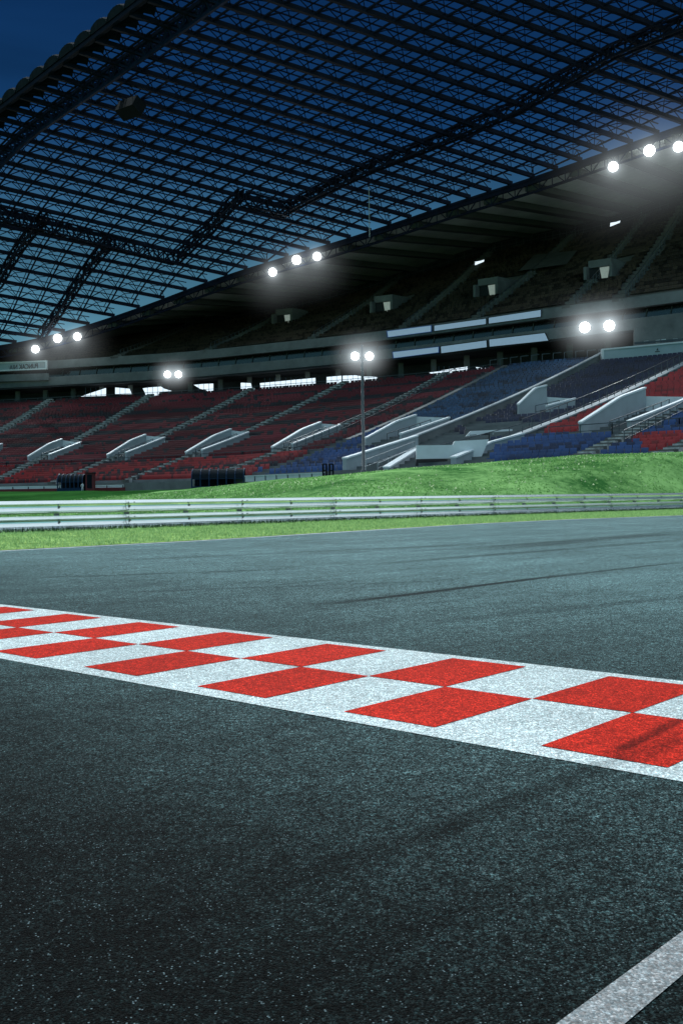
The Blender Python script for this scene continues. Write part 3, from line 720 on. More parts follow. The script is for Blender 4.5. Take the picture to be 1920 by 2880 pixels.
for i, w in enumerate(wl):
    al = A_of[w]; n = int(al/DA)+1; mb = MB()
    ok = False
    for j in range(n):
        a0_, a1_ = j*DA, min((j+1)*DA, al)
        p0, p1 = rp(w, a0_), rp(w, a1_)
        if not (seen(p0) or seen(p1)): continue
        ok = True
        mb.bar(p0, p1, .32, .36)
        b0 = p0 + np.array((0,0,LH)); b1 = p1 + np.array((0,0,LH)); bm = (b0+b1)/2; pm = (p0+p1)/2
        mb.bar(b0, b1, .09); mb.bar(p0, bm, .06); mb.bar(bm, p1, .06)
    if ok: purl.append(mb)
    if i+1 < len(wl):
        w2 = wl[i+1]
        for j in range(n+1):
            a_ = j*DA
            if a_ > al or a_ > A_of[w2]: continue
            p = rp(w, a_); q = rp(w2, a_)
            if not (seen(p) or seen(q)): continue
            c = cross.setdefault(j, MB()); up_ = np.array((0,0,LH))
            c.bar(p, q, .13); c.bar(p+up_, q+up_, .07)
            if (j+1)*DA <= min(al, A_of[w2]):
                p2 = rp(w, a_+DA); q2 = rp(w2, a_+DA); cc = (p+q+p2+q2)/4 + up_*.5
                c.bar(cc, p, .06); c.bar(cc, q, .06); c.bar(cc, p2, .06); c.bar(cc, q2, .06)
def project_rp(x, y, wrange=(-40, 60)):
    best = None
    for w in np.arange(-42, 60, .5):
        al = np.interp(w, wk, av)
        a = np.linspace(0, al, 60); pts = np.array([rp(w, q) for q in a]); X, Y = proj(pts+np.array((0,0,EYE)))
        d = (X-x)**2+(Y-y)**2; k = int(np.argmin(d))
        if best is None or d[k] < best[0]: best = (d[k], w, a[k])
    return best[1], best[2]
# heavy pieces
heavy = MB()
def heavy_line(pix, h=1.6, wd=.9, n=None):
    pts = [project_rp(*p) for p in pix]
    W_ = []
    for i in range(len(pts)-1):
        k = max(2, int(max(abs(pts[i+1][0]-pts[i][0]), abs(pts[i+1][1]-pts[i][1]))/1.1)+1)
        W_ += [(pts[i][0]+(pts[i+1][0]-pts[i][0])*t, pts[i][1]+(pts[i+1][1]-pts[i][1])*t) for t in np.linspace(0, 1, k)[:(-1 if i < len(pts)-2 else None)]]
    return W_
def box_truss(mb, L_, offs, h, ch=.2, web=.1):
    prev = None
    for i, (w, a) in enumerate(L_):
        c = rp(w, a); o = np.array((offs[0], offs[1], 0)); A_ = c+o+np.array((0,0,.3)); B_ = c-o+np.array((0,0,.3)); C_ = c+o-np.array((0,0,h)); D_ = c-o-np.array((0,0,h))
        if prev is not None:
            for u, v in zip(prev, (A_, B_, C_, D_)): mb.bar(u, v, ch)
            for (u, v) in ((0,2),(1,3),(2,3),(0,1)):
                mb.bar(prev[u], (A_,B_,C_,D_)[v], web) if i % 2 else mb.bar(prev[v], (A_,B_,C_,D_)[u], web)
        mb.bar(A_, C_, web); mb.bar(B_, D_, web); mb.bar(C_, D_, web); prev = (A_, B_, C_, D_)
trs = []
for pix in ([(-60,720),(0,637),(105,492)], [(95,768),(170,660),(262,550)], [(405,590),(480,520),(556,445)], [(657,476),(860,372),(1060,292),(1184,240),(1404,120),(1600,40)]):
    mb = MB(); box_truss(mb, heavy_line(pix), (.28*p_h[0], .34*p_h[1]), .65, .17, .09); trs.append(mb)
cw = []
for pix in ([(-60,466),(0,481),(200,532),(405,588)], [(560,447),(655,475)]):
    mb = MB(); box_truss(mb, heavy_line(pix), (.30, -.36), 1.0, .17, .12); cw.append(mb)
# main eave truss: fat blue tube triangle along a = 3.3
et = MB(); prev = None
for i, w in enumerate(np.arange(-20, 34, 1.1)):
    p0 = rp(w, 2.95, .1); p1 = rp(w, 3.85, .1); p2 = rp(w, 3.4, -.65)
    if not seen(p0, 400, 500): prev = None; continue
    if prev is not None:
        et.bar(prev[0], p0, .26); et.bar(prev[1], p1, .26); et.bar(prev[2], p2, .24)
        a_, b_ = (prev, (p0,p1,p2)) if i % 2 else ((p0,p1,p2), prev)
        et.bar(a_[0], b_[2], .16); et.bar(a_[1], b_[2], .16); et.bar(a_[0], b_[1], .14)
    et.bar(p0, p1, .14); et.bar(p0, p2, .16); et.bar(p1, p2, .16); prev = (p0, p1, p2)
# eave beam + scalloped corrugated sheets
eb = MB(); pw = [rp(w, -.1, .1) for w in np.arange(-20, 34, 1.1) if seen(rp(w, -.1), 400, 500)]
for a_, b_ in zip(pw[:-1], pw[1:]): eb.bar(a_, b_, .34, .34)
roofo = wb(eb).build('roof', M['steel'], stad)
for mb in purl: wb(mb).build('purlin', M['steel'], roofo)
for j in sorted(cross): wb(cross[j]).build('cross_arch', M['steel'], roofo)
for mb in trs: wb(mb).build('heavy_truss', M['steel'], roofo)
for mb in cw: wb(mb).build('catwalk', M['steel'], roofo)
wb(et).build('eave_truss', M['blue_steel'], roofo)
for i, w in enumerate(wl[:-1]):
    if not (-20 < w < 34) or not seen(rp(w, 0), 400, 500): continue
    mb = MB(); w2 = wl[i+1]; n = 12; rows = []
    for k in range(n+1):
        f = k/n; ww = w + (w2-w)*f; hgt = .85*math.sin(math.pi*(f*.92+.08))**.6*(0.0 if f in (0,1) else 1) + (.04*(k % 2))
        rows.append([rp(ww, -.35, .25), rp(ww, -.45, .25+hgt*.75), rp(ww, -.1, .25+hgt), rp(ww, 1.9, .45+hgt*.9)])
    for u, v in zip(rows[:-1], rows[1:]):
        for t in range(3): mb.poly([u[t], v[t], v[t+1], u[t+1]])
    wb(mb).build('eave_sheet', M['scallop'], roofo)
# ================================================================ things attached to the stadium
def img_on(d, x, y):       # point on vertical surface at offset d
    Xw, Yw = plan(SS, d); s = float(np.interp(x, CX + F*Xw/Yw, SS)); X, Y = plan(s, d); r = ray(x, y); t = float(Y)/r.y
    return np.array((r.x*t, float(Y), r.z*t)), s
def panel(name, poly, d, th, mats, label, cat, group=None):
    f = [img_on(d, x, y)[0] for x, y in poly]; loc = Vector(W(f[0])); t = thing(name, loc, label, cat, group)
    return t, f
leds = [((889,761),(989,748),(989,761),(891,774),'upper',0),((997,748),(1115,732),(1115,744),(997,760),'upper',1),((1122,730),(1241,712),(1241,727),(1122,743),'upper',2),
        ((902,809),(1006,797),(1006,809),(904,822),'lower',0),((1012,796),(1116,782),(1117,797),(1013,811),'lower',1),((1123,780),(1250,765),(1258,782),(1124,796),'lower',2)]
nm = ['leftmost and shortest', 'middle', 'rightmost']
for a, b, c, d, row, k in leds:
    dd = -.5 if row == 'lower' else -.25
    f = [img_on(dd, *q)[0] for q in (a, b, c, d)]; cen = sum(f)/4
    t = thing('display_board', W(cen), f'{nm[k]} pale blue lit ribbon board on the {row} fascia beam', 'display board', 'lit ribbon boards on the fascia')
    def curved(mb, e, dd_, th):
        T = [img_on(dd_, a[0]+(b[0]-a[0])*u+(e if u > .5 else -e)*(abs(u-.5) > .49), a[1]+(b[1]-a[1])*u-e*.6)[0] for u in np.linspace(0, 1, 9)]
        B_ = [img_on(dd_, d[0]+(c[0]-d[0])*u+(e if u > .5 else -e)*(abs(u-.5) > .49), d[1]+(c[1]-d[1])*u+e*.6)[0] for u in np.linspace(0, 1, 9)]
        bk = np.array((0, th, 0)); mb.strip(B_, T); mb.strip(T, [q+bk for q in T]); mb.strip([q+bk for q in B_], B_)
        mb.strip([B_[0], T[0]], [B_[0]+bk, T[0]+bk]); mb.strip([B_[-1]+bk, T[-1]+bk], [B_[-1], T[-1]])
    mb = MB(); curved(mb, 0, dd-.12, .08); wb(mb).build('screen', M['led'], t)
    mb = MB(); curved(mb, 2.0, dd-.02, .08); wb(mb).build('surround', M['led_edge'] if k == 0 else M['black'], t)
# big white balcony board at the right
def slab(pix, d, th, m, name, parent=None):
    f = [img_on(d, *q)[0] for q in pix]; mb = MB(); g = [q+np.array((0,th,0)) for q in f]; mb.poly(f); mb.poly(g[::-1]); n = len(f)
    for i in range(n): mb.poly([f[i], g[i], g[(i+1)%n], f[(i+1)%n]])
    return wb(mb).build(name, m, parent)
c = img_on(-2, 1480, 820)[0]
bb = thing('balcony_board', W(c), 'long pale blue balcony board with a tiny dark emblem at the right edge', 'board')
slab([(1384,803),(1680,775),(1680,812),(1560,819),(1385,839)], -2, .3, M['board'], 'panel', bb)
slab([(1382,801),(1682,773),(1682,776.5),(1382,804.5)], -2.1, .5, M['white_wall'], 'top_rail', bb)
slab([(1381,803),(1386,803),(1386,840),(1381,840)], -2.08, .5, M['white_wall'], 'end_rail', bb)
em = MB()
def addpix(mb, pix, d):
    mb.poly([img_on(d, *q)[0] for q in pix])
addpix(em, [(1506,805),(1508.5,799),(1511,805)], -2.1); addpix(em, [(1503,807),(1514,806),(1514,808),(1503,809)], -2.1)
wb(em).build('emblem', M['text_dark'], bb)
bx = slab([(1456,752),(1700,724),(1700,795),(1456,800)], -.6, .4, M['concrete'], 'commentary_box', stad)
slab([(1456,786),(1700,766),(1700,770),(1456,790)], -1.9, .2, M['rail_dark'], 'handrail', bx)
for k_, xx in enumerate((1478, 1505, 1518, 1545)):
    slab([(xx,783-k_*1.8),(xx+10,782-k_*1.8),(xx+10,788-k_*1.8),(xx,789-k_*1.8)], -1.7, .1, M['white_wall'] if k_ in (1,2) else M['rail_pale'], 'desk_monitor', bx)
# mirrored sponsor board at the left
c = img_on(-1.2, 50, 841)[0]
sb = thing('sponsor_board', W(c), 'white framed board with dark mirrored capital letters at the far left', 'sign')
slab([(-170,841),(106,830),(106,845),(-170,858)], -1.2, .2, M['board'], 'panel', sb)
slab([(-170,838.5),(108,827.5),(108,830.5),(-170,841.5)], -1.35, .5, M['white_wall'], 'frame', sb)
slab([(-170,857),(108,845),(108,848),(-170,860.5)], -1.35, .5, M['white_wall'], 'frame', sb)
slab([(105,829),(108,829),(108,847),(105,847)], -1.36, .5, M['white_wall'], 'frame', sb)
slab([(92,832.5),(103,832),(103,843.5),(92,844)], -1.23, .02, M['rail_pale'], 'emblem', sb)
slab([(-170,866),(112,857),(112,873),(-170,882)], -.9, .3, M['concrete'], 'lower_panel', sb)
def text(s, P0, P1, hgt, m, parent, name='lettering', mirror=False):
    cu = bpy.data.curves.new(name, 'FONT'); cu.body = s; cu.size = 1; cu.extrude = .02; cu.offset = .02
    o = bpy.data.objects.new(name, cu); COL.objects.link(o); bpy.context.view_layer.update()
    dg = bpy.context.evaluated_depsgraph_get(); me = bpy.data.meshes.new_from_object(o.evaluated_get(dg)); bpy.data.objects.remove(o)
    co = np.array([v.co[:] for v in me.vertices]); mn, mxx = co.min(0), co.max(0)
    P0 = np.array(P0); P1 = np.array(P1); d = P1-P0; d_ = d.copy(); nrm = np.cross(d/np.linalg.norm(d), (0,0,1.)); 
    for v, q in zip(me.vertices, co):
        fx = (q[0]-mn[0])/(mxx[0]-mn[0]); fy = (q[1]-mn[1])/(mxx[1]-mn[1])
        if mirror: fx = 1-fx
        r = P0 + d*fx + np.array((0,0,1))*hgt*fy + nrm*q[2]*.8; v.co = W(r)
    me.materials.clear(); me.materials.append(m)
    o = bpy.data.objects.new(name, me); COL.objects.link(o)
    o.parent = parent; o.matrix_parent_inverse = Matrix.Translation(world_loc(parent)).inverted(); return o
text('PUNCAK NIAGA HO', img_on(-1.27, -12, 852)[0], img_on(-1.27, 88, 846)[0], .62, M['text_dark'], sb, 'lettering', mirror=True)
# hanging cable, speaker cluster
p = rp(*project_rp(842, 430)); q = np.array(depth(842, 545, p[1])); mb = MB(); q[2] -= EYE
mb.bar(p, (p[0], p[1], q[2]), .07); o = wb(mb).build('hanging_cable', M['rail_pale'])
tag(o, 'thin pale cable hanging from the lattice roof to the stand rim', 'cable')
w_, a_ = project_rp(300, 212); c = rp(w_, a_); sp = thing('speaker_cluster', W(c), 'dark box shaped loudspeaker cluster hung under the roof near its outer edge', 'speaker')
ax = np.array([[.8,-.6,0],[.5,.7,-.5],[.3,.4,.87]]).T
mb = MB(); mb.box(c+np.array((0,0,-1.2)), (2.2,1.2,1.1), ax); wb(mb).build('cabinet', M['black'], sp)
mb = MB(); mb.bar(c, c+np.array((.5,0,-1.0)), .12); mb.bar(c+np.array((-.8,0,0)), c+np.array((-.4,0,-1.0)), .12); wb(mb).build('bracket', M['steel'], sp)
# ---------------------------------------------------------------- floodlights
def spot(loc, target, power, size=65, parent=None):
    l = bpy.data.lights.new('flood_beam', 'SPOT'); l.energy = power; l.spot_size = math.radians(size); l.spot_blend = .6; l.shadow_soft_size = .9; l.color = (.90, .97, 1)
    o = bpy.data.objects.new('flood_beam', l); COL.objects.link(o); o.location = loc
    o.rotation_euler = (Vector(target)-Vector(loc)).to_track_quat('-Z', 'Y').to_euler()
    if parent is not None: o.parent = parent; o.matrix_parent_inverse = Matrix.Translation(world_loc(parent)).inverted()
def lamp_head(c, aim, r, parent, hanger=None):
    """round floodlight: housing bowl, glowing lens, yoke. c, aim in metres"""
    c = np.array(c, float); d = np.array(aim, float)-c; d /= np.linalg.norm(d)
    mb = MB(); mb.tube([c-d*r*1.1, c-d*r*.9, c-d*r*.45, c-d*.02], [r*.25, r*.6, r*.95, r*1.08], 16); wb_ = mb.build('housing', M['housing'], parent, True)
    mb = MB(); mb.tube([c, c+d*r*.12, c+d*r*.22], [r, r*.93, r*.6], 20); mb.build('lens', M['lamp'], parent, True)
    mb = MB(); a = np.cross(d, (0,0,1.)); a /= np.linalg.norm(a); h = np.array(hanger) if hanger is not None else c+np.array((0,0,r*1.8))
    for sg in (-1, 1): mb.bar(c+a*sg*r*1.15-d*r*.4, h+a*sg*r*.5, r*.14, caps=True)
    mb.bar(h-a*r*.7, h+a*r*.7, r*.16, caps=True); mb.build('yoke', M['housing'], parent)
HZ = []
trios = [('left', ((82,802),(133,777),(178,773))), ('middle', ((626,625),(681,597),(728,589))), ('right', ((1407,383),(1490,346),(1557,337)))]
ordn = ['lowest', 'middle', 'highest']
for nm_, pts in trios:
    for i, (x, y) in enumerate(pts):
        p, s = img_on(-3.8, x, y); c = Vector(W(p))
        t = thing('floodlight', c, f'round lit floodlight, {ordn[i]} of the {nm_} hand trio along the roof rim', 'floodlight', 'lit floodlights along the roof rim')
        R_ = {'left': .85, 'middle': .85, 'right': .85}[nm_]*(1.0 if i != 1 else 1.1)
        lamp_head(c, (2, 0, 1), R_*1.05, t, hanger=W(P(s, -3.3, Zr(s)-.2)))
        spot(c+Vector((0,-1.6,-.3)), (rng.uniform(-12,14), 25+rng.uniform(-12,18), 0), POW_R if 'POW_R' in globals() else 22000, 70, t)
        HZ.append((c+Vector((0,0,-1.5)), 12 if nm_ != 'right' else 19, .22)); HZ.append((c, 4.5, .9)); HZ.append((c, 2.1, 2.2))
for nm_, pts in trios:
    p, s = img_on(-3.8, *pts[1]); l = bpy.data.lights.new('lamp_spill', 'POINT'); l.energy = 900 if nm_ != 'right' else 1500; l.shadow_soft_size = 1.5; l.color = (.85, .97, 1)  # point light added beside each trio to brighten the soffit
    o = bpy.data.objects.new('lamp_spill', l); COL.objects.link(o); o.location = Vector(W(p))+Vector((0,-1.5,-1.5))
for nm_, pts in (('small pair before the left windows', ((385,860),(410,860))), ('large pair above the balcony board', ((1342,752),(1398,748)))):
    big = 'large' in nm_
    for i, (x, y) in enumerate(pts):
        p, s = img_on(-1.8, x, y); c = Vector(W(p))
        t = thing('floodlight', c, f'lit floodlight on the lower fascia beam, {"left" if i == 0 else "right"} of the {nm_}', 'floodlight', 'lit floodlights on the fascia beam')
        lamp_head(c, (0, 0, 1), 1.0 if big else .8, t, hanger=W(np.array(P(s, -.2, p[2]))))
        spot(c+Vector((0,-1.6,-.3)), (rng.uniform(-8,10), 30, 0), 9000, 70, t)
        HZ.append((c, 9 if big else 6.0, .8)); HZ.append((c, 4.5 if big else 3, 1.0)); HZ.append((c, 2.2 if big else 1.6, 2.4))
# ================================================================ ground: track, verge, hill
edge_pix = [(0,1266),(250,1253),(500,1240),(784,1222),(1100,1203),(1300,1193.5),(1568,1184)]
ep = [ground(*p) for p in edge_pix]; en = [p.dot(TN) for p in ep]; et_ = [p.dot(TR) for p in ep]
def n_edge(t):
    return float(np.interp(t, [et_[0]-60]+et_+[et_[-1]+120], [en[0]-(en[1]-en[0])/(et_[1]-et_[0])*60*.6]+en+[en[-1]+(en[-1]-en[-2])/(et_[-1]-et_[-2])*120*.4]))
rail_pix = [(0,1224.5),(300,1214.5),(784,1196.5),(1100,1186),(1330,1178),(1568,1170)]
rp_ = [ground(*p) for p in rail_pix]; rn = [p.dot(TN) for p in rp_]; rt = [p.dot(TR) for p in rp_]
kf = np.polyfit(rt, rn, 2 if False else 1)
def n_rail(t):
    a = (rn[1]-rn[0])/(rt[1]-rt[0]); b = (rn[-1]-rn[-2])/(rt[-1]-rt[-2])
    return float(np.interp(t, [rt[0]-60]+rt+[rt[-1]+120], [rn[0]-a*60]+rn+[rn[-1]+b*120]))
def TP(t, n, z=0.0):
    p = TR*t + TN*n; return (p.x, p.y, z)
tv = np.arange(-70, 190, 2.0)
mb = MB(); mb.strip([TP(t, -60) for t in tv], [TP(t, n_edge(t)) for t in tv])
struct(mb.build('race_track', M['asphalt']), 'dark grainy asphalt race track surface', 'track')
mb = MB(); mb.strip([TP(t, n_edge(t)-.09, .004) for t in tv], [TP(t, n_edge(t)+.06, .004) for t in tv])
struct(mb.build('edge_line', M['edge_line']))
# terrain
sil = tab([(-600,1138),(0,1131),(200,1130),(380,1128.5),(430,1126),(480,1121),(600,1109),(700,1101),(784,1094),(934,1079),(1134,1064),(1334,1049),(1568,1042),(1900,1036),(2500,1040)])
Yr_ = tab([(-600,120),(0,115),(430,98),(600,86),(784,76),(1568,72),(2500,74)])
def hill_h(X, Y):
    Y = max(Y, 1e-3); x = CX + F*X/Y; x = min(max(x, -600), 2500); Yr = float(Yr_(x)); zr = EYE + (CY + -.0138*(x-CX)*1.0 - float(sil(x)))/F*Yr
    t = X*TR.x + Y*TR.y; n = X*TN.x + Y*TN.y; n0 = n_rail(t)+1.2
    if n < n0: return 0.0
    # fraction toward the ridge along the view depth
    f = 1-max(0, Yr-Y)/float(np.interp(x, [500, 1100], [50, 28]))
    f = max(0., min(1., f)); g = math.sin(f*math.pi/2)
    e = min(1., (n-n0)/6.0); e = e*e*(3-2*e)
    if Y <= Yr: return zr*g*e
    lim = EYE + (zr-EYE)*Y/Yr
    return (zr + (min(lim, 3.3)-zr)*min(1, (Y-Yr)/25)*.92)*e
nv = np.r_[np.arange(0, 6, .35), np.arange(6, 60, .9), np.arange(60, 300, 5)]
tv2 = np.arange(-90, 210, 1.2)
V = []; 
for t in tv2:
    ne = n_edge(t)+.05
    for n in nv:
        x, y, _ = TP(t, ne+n); z = hill_h(x, y) if y > 3 else 0
        bump = (math.sin(x*.9+y*.35)*math.sin(y*.7-x*.2)*.05 + math.sin(x*.31)*math.sin(y*.23)*.08)*min(1, z)
        V.append((x, y, z+bump+.012))
nn_ = len(nv); Fq = []; mi = []
for i in range(len(tv2)-1):
    for j in range(nn_-1):
        Fq.append((i*nn_+j, (i+1)*nn_+j, (i+1)*nn_+j+1, i*nn_+j+1)); 
        qx, qy, _ = V[i*nn_+j]; px_ = CX+F*qx/max(qy, 1)
        mi.append(0 if nv[j] < 7.5 else (2 if (qy > float(Yr_(px_))+3 or (px_ < 560 and qy > 62+max(0, px_)*.06)) else 1))
me = bpy.data.meshes.new('grass_hill'); me.from_pydata(V, [], Fq); me.materials.append(M['grass']); me.materials.append(M['hill']); me.materials.append(M['pitch'])
me.polygons.foreach_set('material_index', mi); me.polygons.foreach_set('use_smooth', [True]*len(Fq)); me.update()
o = bpy.data.objects.new('grass_hill', me); COL.objects.link(o); struct(o, 'green grass verge rising to a mown hill behind the guardrail', 'hill')
mb = MB(); mb.poly([(-3000,-600,-.05),(3000,-600,-.05),(3000,4000,-.05),(-3000,4000,-.05)]); struct(mb.build('ground', M['hill']))
# grass blades
def blades(name, pts, hmin, hmax, wd, m):
    n = len(pts); a = rng.uniform(0, math.pi, n); h = rng.uniform(hmin, hmax, n); lean = rng.normal(0, .35, (n, 2))*h[:, None]
    dx = np.cos(a)*wd/2; dy = np.sin(a)*wd/2; V = np.zeros((n, 3, 3))
    V[:,0] = pts + np.stack([dx, dy, 0*dx], -1); V[:,1] = pts - np.stack([dx, dy, 0*dx], -1); V[:,2] = pts + np.stack([lean[:,0], lean[:,1], h], -1)
    me = bpy.data.meshes.new(name); me.vertices.add(n*3); me.vertices.foreach_set('co', V.ravel()); me.loops.add(n*3)
    me.loops.foreach_set('vertex_index', np.arange(n*3, dtype=np.int32)); me.polygons.add(n); me.polygons.foreach_set('loop_start', np.arange(0, n*3, 3, dtype=np.int32))
    me.materials.append(m); me.update(calc_edges=True); o = bpy.data.objects.new(name, me); COL.objects.link(o); o['kind'] = 'stuff'; return o
def scatter(n, t0, t1, nf0, nf1, inside=None):
    out = []
    while len(out) < n:
        t = rng.uniform(t0, t1, n); f = rng.uniform(0, 1, n)
        for a, b in zip(t, f):
            n0, n1 = nf0(a), nf1(a); nn = n0+(n1-n0)*b; x, y, _ = TP(a, nn)
            if y < 5: continue
            px = CX+F*x/y
            if -150 < px < 1720: out.append((x, y, hill_h(x, y)+.01))
        if len(out) == 0: break
    return np.array(out[:n])
g = blades('grass', scatter(56000, -2, 75, lambda t: n_edge(t)+.03, lambda t: n_rail(t)-.15), .02, .075, .022, M['blade'])
tag(g, 'bright green grass of the narrow verge before the guardrail', 'grass')
g = blades('grass', scatter(9000, -2, 75, lambda t: n_rail(t)-.42, lambda t: n_rail(t)-.02), .04, .15, .03, M['blade_dark'])
tag(g, 'dark ragged weeds along the foot of the guardrail', 'weeds')
M['fleck'] = blade_mat('pale dry grass', (.55, .68, .42))
g = blades('grass', scatter(5000, 8, 130, lambda t: n_rail(t)+3, lambda t: n_rail(t)+42), .05, .12, .13, M['fleck'])
tag(g, 'pale dry tufts dotted over the hill', 'grass')
g = blades('grass', scatter(60000, 8, 130, lambda t: n_rail(t)+3, lambda t: n_rail(t)+42), .03, .10, .12, M['blade_hill'])
tag(g, 'rough grass tufts covering the hill behind the guardrail', 'grass')
# ---------------------------------------------------------------- guardrail
gr = thing('guardrail', TP(rt[2], rn[2]), 'long double silver guardrail running behind the grass verge', 'guardrail')
prof = [(-.004,.174),(.030,.128),(.056,.096),(.060,.087),(.050,.079),(.012,.056),(.0,.022)]
profL = [(.002,-.010),(.030,-.058),(.056,-.096),(.060,-.106),(.050,-.114),(.012,-.142),(-.004,-.172)]
prof = prof + profL           # (forward, height)
def nrm_at(t):
    a = TP(t-.5, n_rail(t-.5)); b = TP(t+.5, n_rail(t+.5)); d = Vector(b)-Vector(a); d.normalize(); return d, Vector((d.y, -d.x, 0))
tj = [tcoord(x, 1224.5-(x/1568)*54.5)[0] for x in (-420, 20, 298, 545, 722, 922, 1090, 1255, 1400, 1568)]
JL = 4.3; t_first = [rt_ for rt_ in [np.interp(298, [p[0] for p in rail_pix], rt)]][0]
ts = [t_first + JL*k for k in range(-7, 24)]
for zc in (.655, .245):
    for k in range(len(ts)-1):
        mb = MB(); L_ = []
        for t in (ts[k]-.12, (ts[k]+ts[k+1])/2, ts[k+1]+.12):
            c = Vector(TP(t, n_rail(t))); d, nf = nrm_at(t); off = .012*(k % 2)
            L_.append([tuple(c + nf*(a+off) + Vector((0,0,zc+b))) for a, b in prof])
        for u, v in zip(L_[:-1], L_[1:]):
            n = len(mb.v); m_ = len(u); mb.v += u+v
            for i in range(m_-1): mb.f.append((n+i, n+m_+i, n+m_+i+1, n+i+1)); mb.m.append(0)
        mb.build('rail_beam', M['galv'], gr)
for k in range(len(ts)-1):
    for f in (0, .5):
        t = ts[k] + JL*f; c = np.array(TP(t, n_rail(t))); d, nf = nrm_at(t); d = np.array(d); nf = np.array(nf)
        ax = np.stack([d, nf, np.array((0,0,1.))], -1); mb = MB()
        mb.box(c - nf*.15 + np.array((0,0,.39)), (.11, .12, .80), ax)
        mb.box(c - nf*.058 + np.array((0,0,.655)), (.17, .06, .18), ax); mb.box(c - nf*.058 + np.array((0,0,.245)), (.17, .06, .18), ax)
        post = mb.build('post', M['galv_post'], gr)
        xp = CX+F*c[0]/max(c[1], 1)
        if not (c[1] > 5 and -120 < xp < 1750): continue
        for zc in (.655, .245):
            mb = MB(); mb.tube([c+nf*.003+np.array((0,0,zc)), c+nf*.04+np.array((0,0,zc))], .026, 8); mb.build('bolt', M['galv_post'], post)
            if f == 0 and c[1] < 42:
                for sx in (-.10, .10):
                    for dz in (-.105, .105):
                        mb = MB(); mb.tube([c+d*sx+nf*.09+np.array((0,0,zc+dz)), c+d*sx+nf*.13+np.array((0,0,zc+dz))], .014, 6); mb.build('bolt', M['galv_post'], post)
mb = MB(); tvv = np.arange(ts[0], ts[-1], 2.0)
mb.strip([TP(t, n_rail(t)-.16, .0) for t in tvv], [TP(t, n_rail(t)-.16, .055) for t in tvv]); mb.strip([TP(t, n_rail(t)-.16, .055) for t in tvv], [TP(t, n_rail(t)+.2, .055) for t in tvv])
struct(mb.build('kerb', M['kerb']))
# ---------------------------------------------------------------- painted marks
def sheet(polys, z, m, name, sub=1):
    mb = MB()
    for p in polys: mb.poly([(q[0], q[1], z) for q in p])
    return mb.build(name, m)
T0 = ground(0,1388); T1 = ground(1568,1565); B0 = ground(0,1513); B1 = ground(1568,1797)
dirT = (T1-T0).normalized(); dirB = (B1-B0).normalized(); dS = ((dirT+dirB)/2).normalized()
nS = Vector((-dS.y, dS.x, 0)); nS = nS if nS.y > 0 else -nS
def sc_(x, y): g = ground(x, y); return g.dot(dS), g.dot(nS)
# measured corners of the chequers
mid = [sc_(*p) for p in ((560,1513),(845,1556),(1215,1606))]; lowl = [sc_(*p) for p in ((605,1603),(992,1671),(1530,1768))]; upl = [sc_(*p) for p in ((628,1465),(885,1497),(1205,1532))]
NM = np.mean([q[1] for q in mid]); NL = np.mean([q[1] for q in lowl]); NU_ = np.mean([q[1] for q in upl])
NT = np.mean([sc_(*p)[1] for p in ((200,1411),(784,1477),(1400,1546))]); NB = np.mean([sc_(*p)[1] for p in ((200,1549),(784,1655),(1400,1767))])
# longitudinal joints: parameter of each slanted joint at upper / middle / lower lines
Uu = [sc_(*p)[0] for p in ((420,1441),(628,1465),(885,1497),(1205,1532))]
Mm = [sc_(*p)[0] for p in ((150,1450),(331,1480),(430,1495),(560,1513),(690,1532),(845,1556),(1020,1578),(1222,1607),(1450,1640))]
Ll = [sc_(*p)[0] for p in ((99,1528),(200,1531),(310,1551),(455,1578),(605,1603),(790,1637),(992,1671),(1240,1717),(1530,1768))]
print('CHK', NT, NU_, NM, NL, NB); print('U', Uu); print('M', Mm); print('L', Ll)
cell = float(np.mean(np.diff(Mm[3:]))); print('cell', cell)
kk = np.arange(len(Mm[3:])); fM = np.polyfit(kk, Mm[3:], 1)
fL = np.polyfit(np.arange(4, 4+len(Ll[4:]))-4, Ll[4:], 1)
def joint(k, n):       # k integer joint index (0 -> x=560 on the middle line)
    m0 = fM[0]*k+fM[1]; slope = SLP; return m0 + slope*(n-NM)
# slope of joints from paired corners: (560,1513)->(300?) use lower corners of same joint
pairs = [((1215,1606),(992,1671)),((1017,1578),(790,1637)),((1450,1640),(1240,1717)),((1405,1553),(1228,1607)),((1205,1532),(1020,1578)),((1050,1513),(845,1556)),((885,1497),(690,1532))]
SLP = float(np.mean([(sc_(*a)[0]-sc_(*b)[0])/(sc_(*a)[1]-sc_(*b)[1]) for a, b in pairs])); print('SLP', SLP)
def spt(s, n): v = dS*s + nS*n; return (v.x, v.y)
ends = (joint(-26, NM), joint(10, NM))
struct(sheet([[spt(ends[0], NB), spt(ends[1], NB), spt(ends[1], NT), spt(ends[0], NT)]], .002, M['paint_white'], 'chequered_line'), 'white painted start line band with red chequers across the track', 'road marking')
reds = []
for k in range(-24, 9):
    lo_, hi_ = (NL, NM) if (k % 2 == 1) else (NM, NU_)
    reds.append([spt(joint(k, lo_), lo_), spt(joint(k+1, lo_), lo_), spt(joint(k+1, hi_), hi_), spt(joint(k, hi_), hi_)])
struct(sheet(reds, .004, M['paint_red'], 'red_chequers'), 'two rows of red chequers on the white start line', 'road marking')
g4 = [ground(x, y) for x, y in ((1279,2352),(1568,2140),(1568,2240),(1436,2352))]
d1 = (g4[1]-g4[0]).normalized(); d2 = (g4[2]-g4[3]).normalized()
gl_ = [g4[0]-d1*.6, g4[3]-d2*.6, g4[2]+d2*3, g4[1]+d1*3]
struct(sheet([[(p.x, p.y) for p in gl_]], .002, M['paint_grey'], 'grid_line'), 'worn grey painted grid line near the camera', 'road marking')
